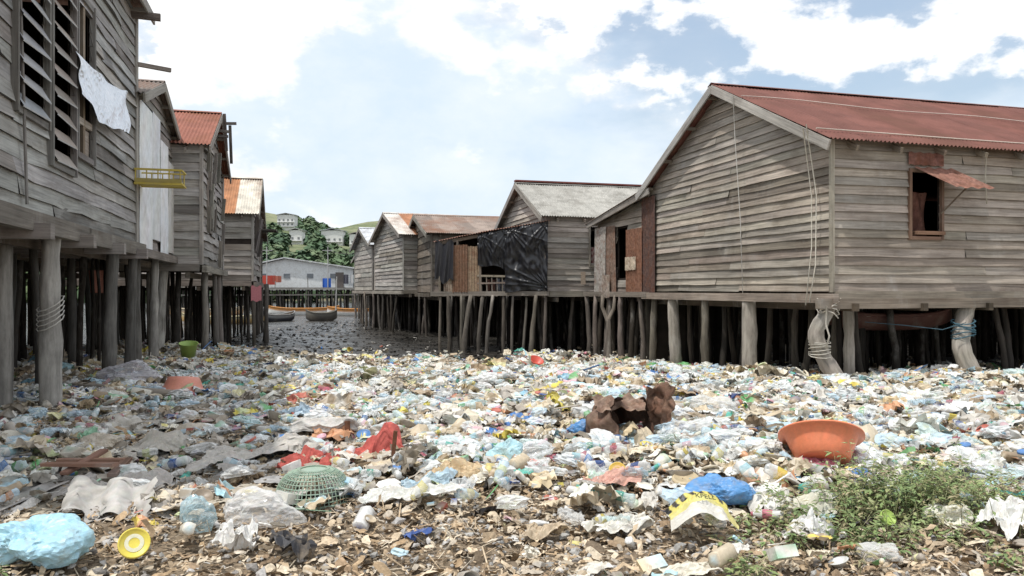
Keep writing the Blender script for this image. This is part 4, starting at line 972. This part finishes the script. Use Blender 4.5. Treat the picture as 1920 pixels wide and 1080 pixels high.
for i in range(22): lid((R.uniform(-3,5.5),R.uniform(6.5,12),.15),R.uniform(.04,.07),R.choice([(.72,.6,.12),(.75,.75,.72),(.5,.15,.11),(.14,.4,.24),(.1,.23,.48),(.66,.4,.46)]),tm(R.uniform(-.6,.9),R.uniform(-.5,.5),R.uniform(0,6)))
e=empty('printed_sack'); mb=MB()
def sk(u,v):
    r,w=crease(u-.5,v-.5,9.1); return Vector((.98+.42*u+.05*w.x,4.72+.32*v+.05*w.y,.05+.12*math.sin(u*2.8)+.05*v+.05*r))
def skc(u,v):
    if v>.74: return (.64,.56,.14) if (int(u*14)%2 or v<.82) else (.02,.02,.02)
    return (.60,.55,.2) if v>.55 or u>.88 else (.62,.6,.54)
mb.grid(sk,48,36,skc); mb.build('sack_body',PLASTIC,e,False)
tcu=bpy.data.curves.new('lettering','FONT'); tcu.body='KPELL'; tcu.size=.05; tcu.extrude=.001; to=bpy.data.objects.new('lettering',tcu); scene.collection.objects.link(to); to.parent=e
to.location=(1.16,4.86,.245); to.rotation_euler=(math.radians(30),math.radians(8),0); tm_,nt,b=newmat('black_ink',.6); b.inputs['Base Color'].default_value=(.02,.03,.02,1); tcu.materials.append(tm_)
e=empty('rusty_stake'); mb=MB(); mb.beam((-1.0,6.3,-.05),(-.955,6.3,.40),.03,.035,(.13,.07,.045)); mb.build('stake',RUST,e)
e=empty('rusty_stake'); mb=MB(); mb.beam((-1.62,7.6,-.05),(-1.63,7.6,.26),.05,.03,(.16,.08,.05)); mb.build('stake',RUST,e)
e=empty('broken_pallet'); mb=MB()
for a in ((-3.75,6.15,.16,-3.1,6.0,.19),(-3.7,6.25,.17,-3.2,6.35,.15),(-3.5,6.0,.12,-3.45,6.5,.2),(-3.1,5.95,.12,-3.2,6.4,.15)): mb.beam(a[:3],a[3:],.07,.025,cv((.24,.14,.10)))
mb.build('boards',WOOD,e)
e=empty('driftwood'); mb=MB(); mb.tube([(-6.8,11.7,.1),(-5.8,11.0,.13),(-4.6,10.6,.12)],[.09,.08,.06],(.3,.26,.22),8,.1); mb.tube([(-3.2,8.6,.08),(-2.2,8.9,.13),(-1.2,8.8,.1)],[.05,.05,.03],(.32,.27,.22),8,.1); mb.build('logs',POST,e,True)
e=empty('broken_cement_sheet'); mb=MB()
mb.grid(lambda u,v:Vector((-3.05+.62*u-.12*v+.04*mn.noise(Vector((u*7,v*7,4))),5.15+.38*v+.05*mn.noise(Vector((u*7,v*7,9))),.04+.14*v+.04*math.sin(u*14)+.03*mn.noise(Vector((u*3,v*3,0))))),30,14,lambda u,v:cv((.48,.46,.43),.05))
mb.grid(lambda u,v:Vector((-4.2+.75*u,5.1+.9*v,.1+.02*math.sin(u*40)-.05*u)),40,6,lambda u,v:cv((.46,.44,.41),.05)); mb.build('sheet',ROOFG,e,True)
def weeds(name,areas,seed):
    mb=MB(); rr=random.Random(seed)
    for (cx,cy,sx,sy,n,h) in areas:
        for _ in range(n):
            x=rr.gauss(cx,sx);y=rr.gauss(cy,sy); hh=h*rr.uniform(.35,1.2)*math.exp(-((x-cx)/sx)**2*.18); lx,ly=rr.gauss(0,.4)*hh,rr.gauss(0,.4)*hh; z0=gzf(x,y)
            pts=[Vector((x+lx*t*t,y+ly*t*t,z0+hh*t*(1-.15*t))) for t in (0,.3,.6,.85,1)]
            mb.tube(pts,[.003,.0025,.002,.0015,.001],(.26,.27,.13),3,0,False)
            c=rr.choice([(.19,.26,.10),(.24,.30,.12),(.15,.21,.08),(.30,.33,.15),(.3,.27,.15)])
            for k in range(rr.randint(8,16)):
                t=rr.uniform(.25,1)**.8; p=Vector((x+lx*t*t,y+ly*t*t,z0+hh*t*(1-.15*t))); a=rr.uniform(0,6.28); l=rr.uniform(.022,.06); w=l*.26; up=rr.uniform(-.4,.6)
                dr=Vector((math.cos(a),math.sin(a),up)).normalized(); sd=dr.cross(UP).normalized(); p=p+dr*.015
                mb.face([p,p+dr*l*.5+sd*w,p+dr*l-UP*.01,p+dr*l*.5-sd*w],cv(c,.2))
    mb.build(name,LEAF)
weeds('weed_bush',[(2.62,5.1,.3,.24,230,.46),(3.0,5.4,.35,.2,90,.42),(2.0,5.1,.28,.18,80,.28),(2.1,4.6,.45,.16,90,.2),(3.3,5.2,.35,.2,50,.22),(3.1,4.8,.3,.2,40,.18)],3)
weeds('weed_bush',[(1.28,4.1,.07,.04,16,.18),(-2.7,4.02,.12,.03,10,.2),(2.9,4.15,.2,.08,24,.15)],5)

# ================================================================ sky & light
w=bpy.data.worlds.new('World'); scene.world=w; w.use_nodes=True; nt=w.node_tree; nt.nodes.clear()
sun_dir=Vector((-.30,-.22,.93)).normalized()
elev=math.asin(sun_dir.z); az=math.atan2(sun_dir.x,sun_dir.y)
sky=N(nt,'ShaderNodeTexSky',sky_type='NISHITA'); sky.sun_disc=False; sky.sun_elevation=elev; sky.sun_rotation=az; sky.dust_density=1.5; sky.air_density=1.3
b1=N(nt,'ShaderNodeBackground'); b1.inputs[1].default_value=.15; nt.links.new(sky.outputs[0],b1.inputs[0])
tc=N(nt,'ShaderNodeTexCoord'); vec=tc.outputs['Generated']
sep=N(nt,'ShaderNodeSeparateXYZ'); nt.links.new(vec,sep.inputs[0])
soft=noise_node(nt,vec,2.0,6,.55,(1,1,2.6)); shd=noise_node(nt,vec,7,8,.6,(1,1,1.6))
wn=N(nt,'ShaderNodeMapping'); wn.inputs['Location'].default_value=(.37,.1,.62); wn.inputs['Scale'].default_value=(1,1,1.7); nt.links.new(vec,wn.inputs['Vector'])
cum=noise_node(nt,wn.outputs[0],3.4,12,.56)
dot=N(nt,'ShaderNodeVectorMath',operation='DOT_PRODUCT'); nt.links.new(vec,dot.inputs[0]); dot.inputs[1].default_value=Vector((.34,.85,.42)).normalized()
clear=maprange(nt,dot.outputs['Value'],.93,.995,0,.22,True)
haze=maprange(nt,sep.outputs[2],0,.22,.12,0)
sf=mathn(nt,'ADD',mathn(nt,'SUBTRACT',soft,clear),haze)
veil=maprange(nt,sf,.30,.52,.30,.94,True)
cmask=maprange(nt,cum,.455,.515,0,1,True)
hz_=mixc(nt,maprange(nt,shd,.35,.65,0,1),(.72,.84,.97),(.86,.93,1.0))
cl=mixc(nt,maprange(nt,shd,.34,.52,0,1),(.87,.91,.97),(1.08,1.08,1.08))
colr=mixc(nt,cmask,hz_,cl)
b2=N(nt,'ShaderNodeBackground'); b2.inputs[1].default_value=1.08; nt.links.new(colr,b2.inputs[0])
fac=mathn(nt,'MAXIMUM',veil,cmask)
mx=N(nt,'ShaderNodeMixShader'); nt.links.new(fac,mx.inputs[0]); nt.links.new(b1.outputs[0],mx.inputs[1]); nt.links.new(b2.outputs[0],mx.inputs[2])
out=N(nt,'ShaderNodeOutputWorld'); nt.links.new(mx.outputs[0],out.inputs[0])
sl_=bpy.data.lights.new('sun','SUN'); sl_.energy=3.2; sl_.angle=math.radians(1.0); sl_.color=(1,.965,.91); so=bpy.data.objects.new('sun',sl_); scene.collection.objects.link(so)
so.rotation_euler=sun_dir.to_track_quat('Z','Y').to_euler()
cam=bpy.data.cameras.new('camera'); cam.lens=27; cam.sensor_width=36; cam.clip_end=6000; cam.clip_start=.1; cam.shift_y=.0026
co=bpy.data.objects.new('camera',cam); scene.collection.objects.link(co); co.location=(0,0,CAMH); co.rotation_euler=(math.radians(90),0,0); scene.camera=co
scene.view_settings.view_transform='Standard'; scene.view_settings.look='None'; scene.view_settings.exposure=0
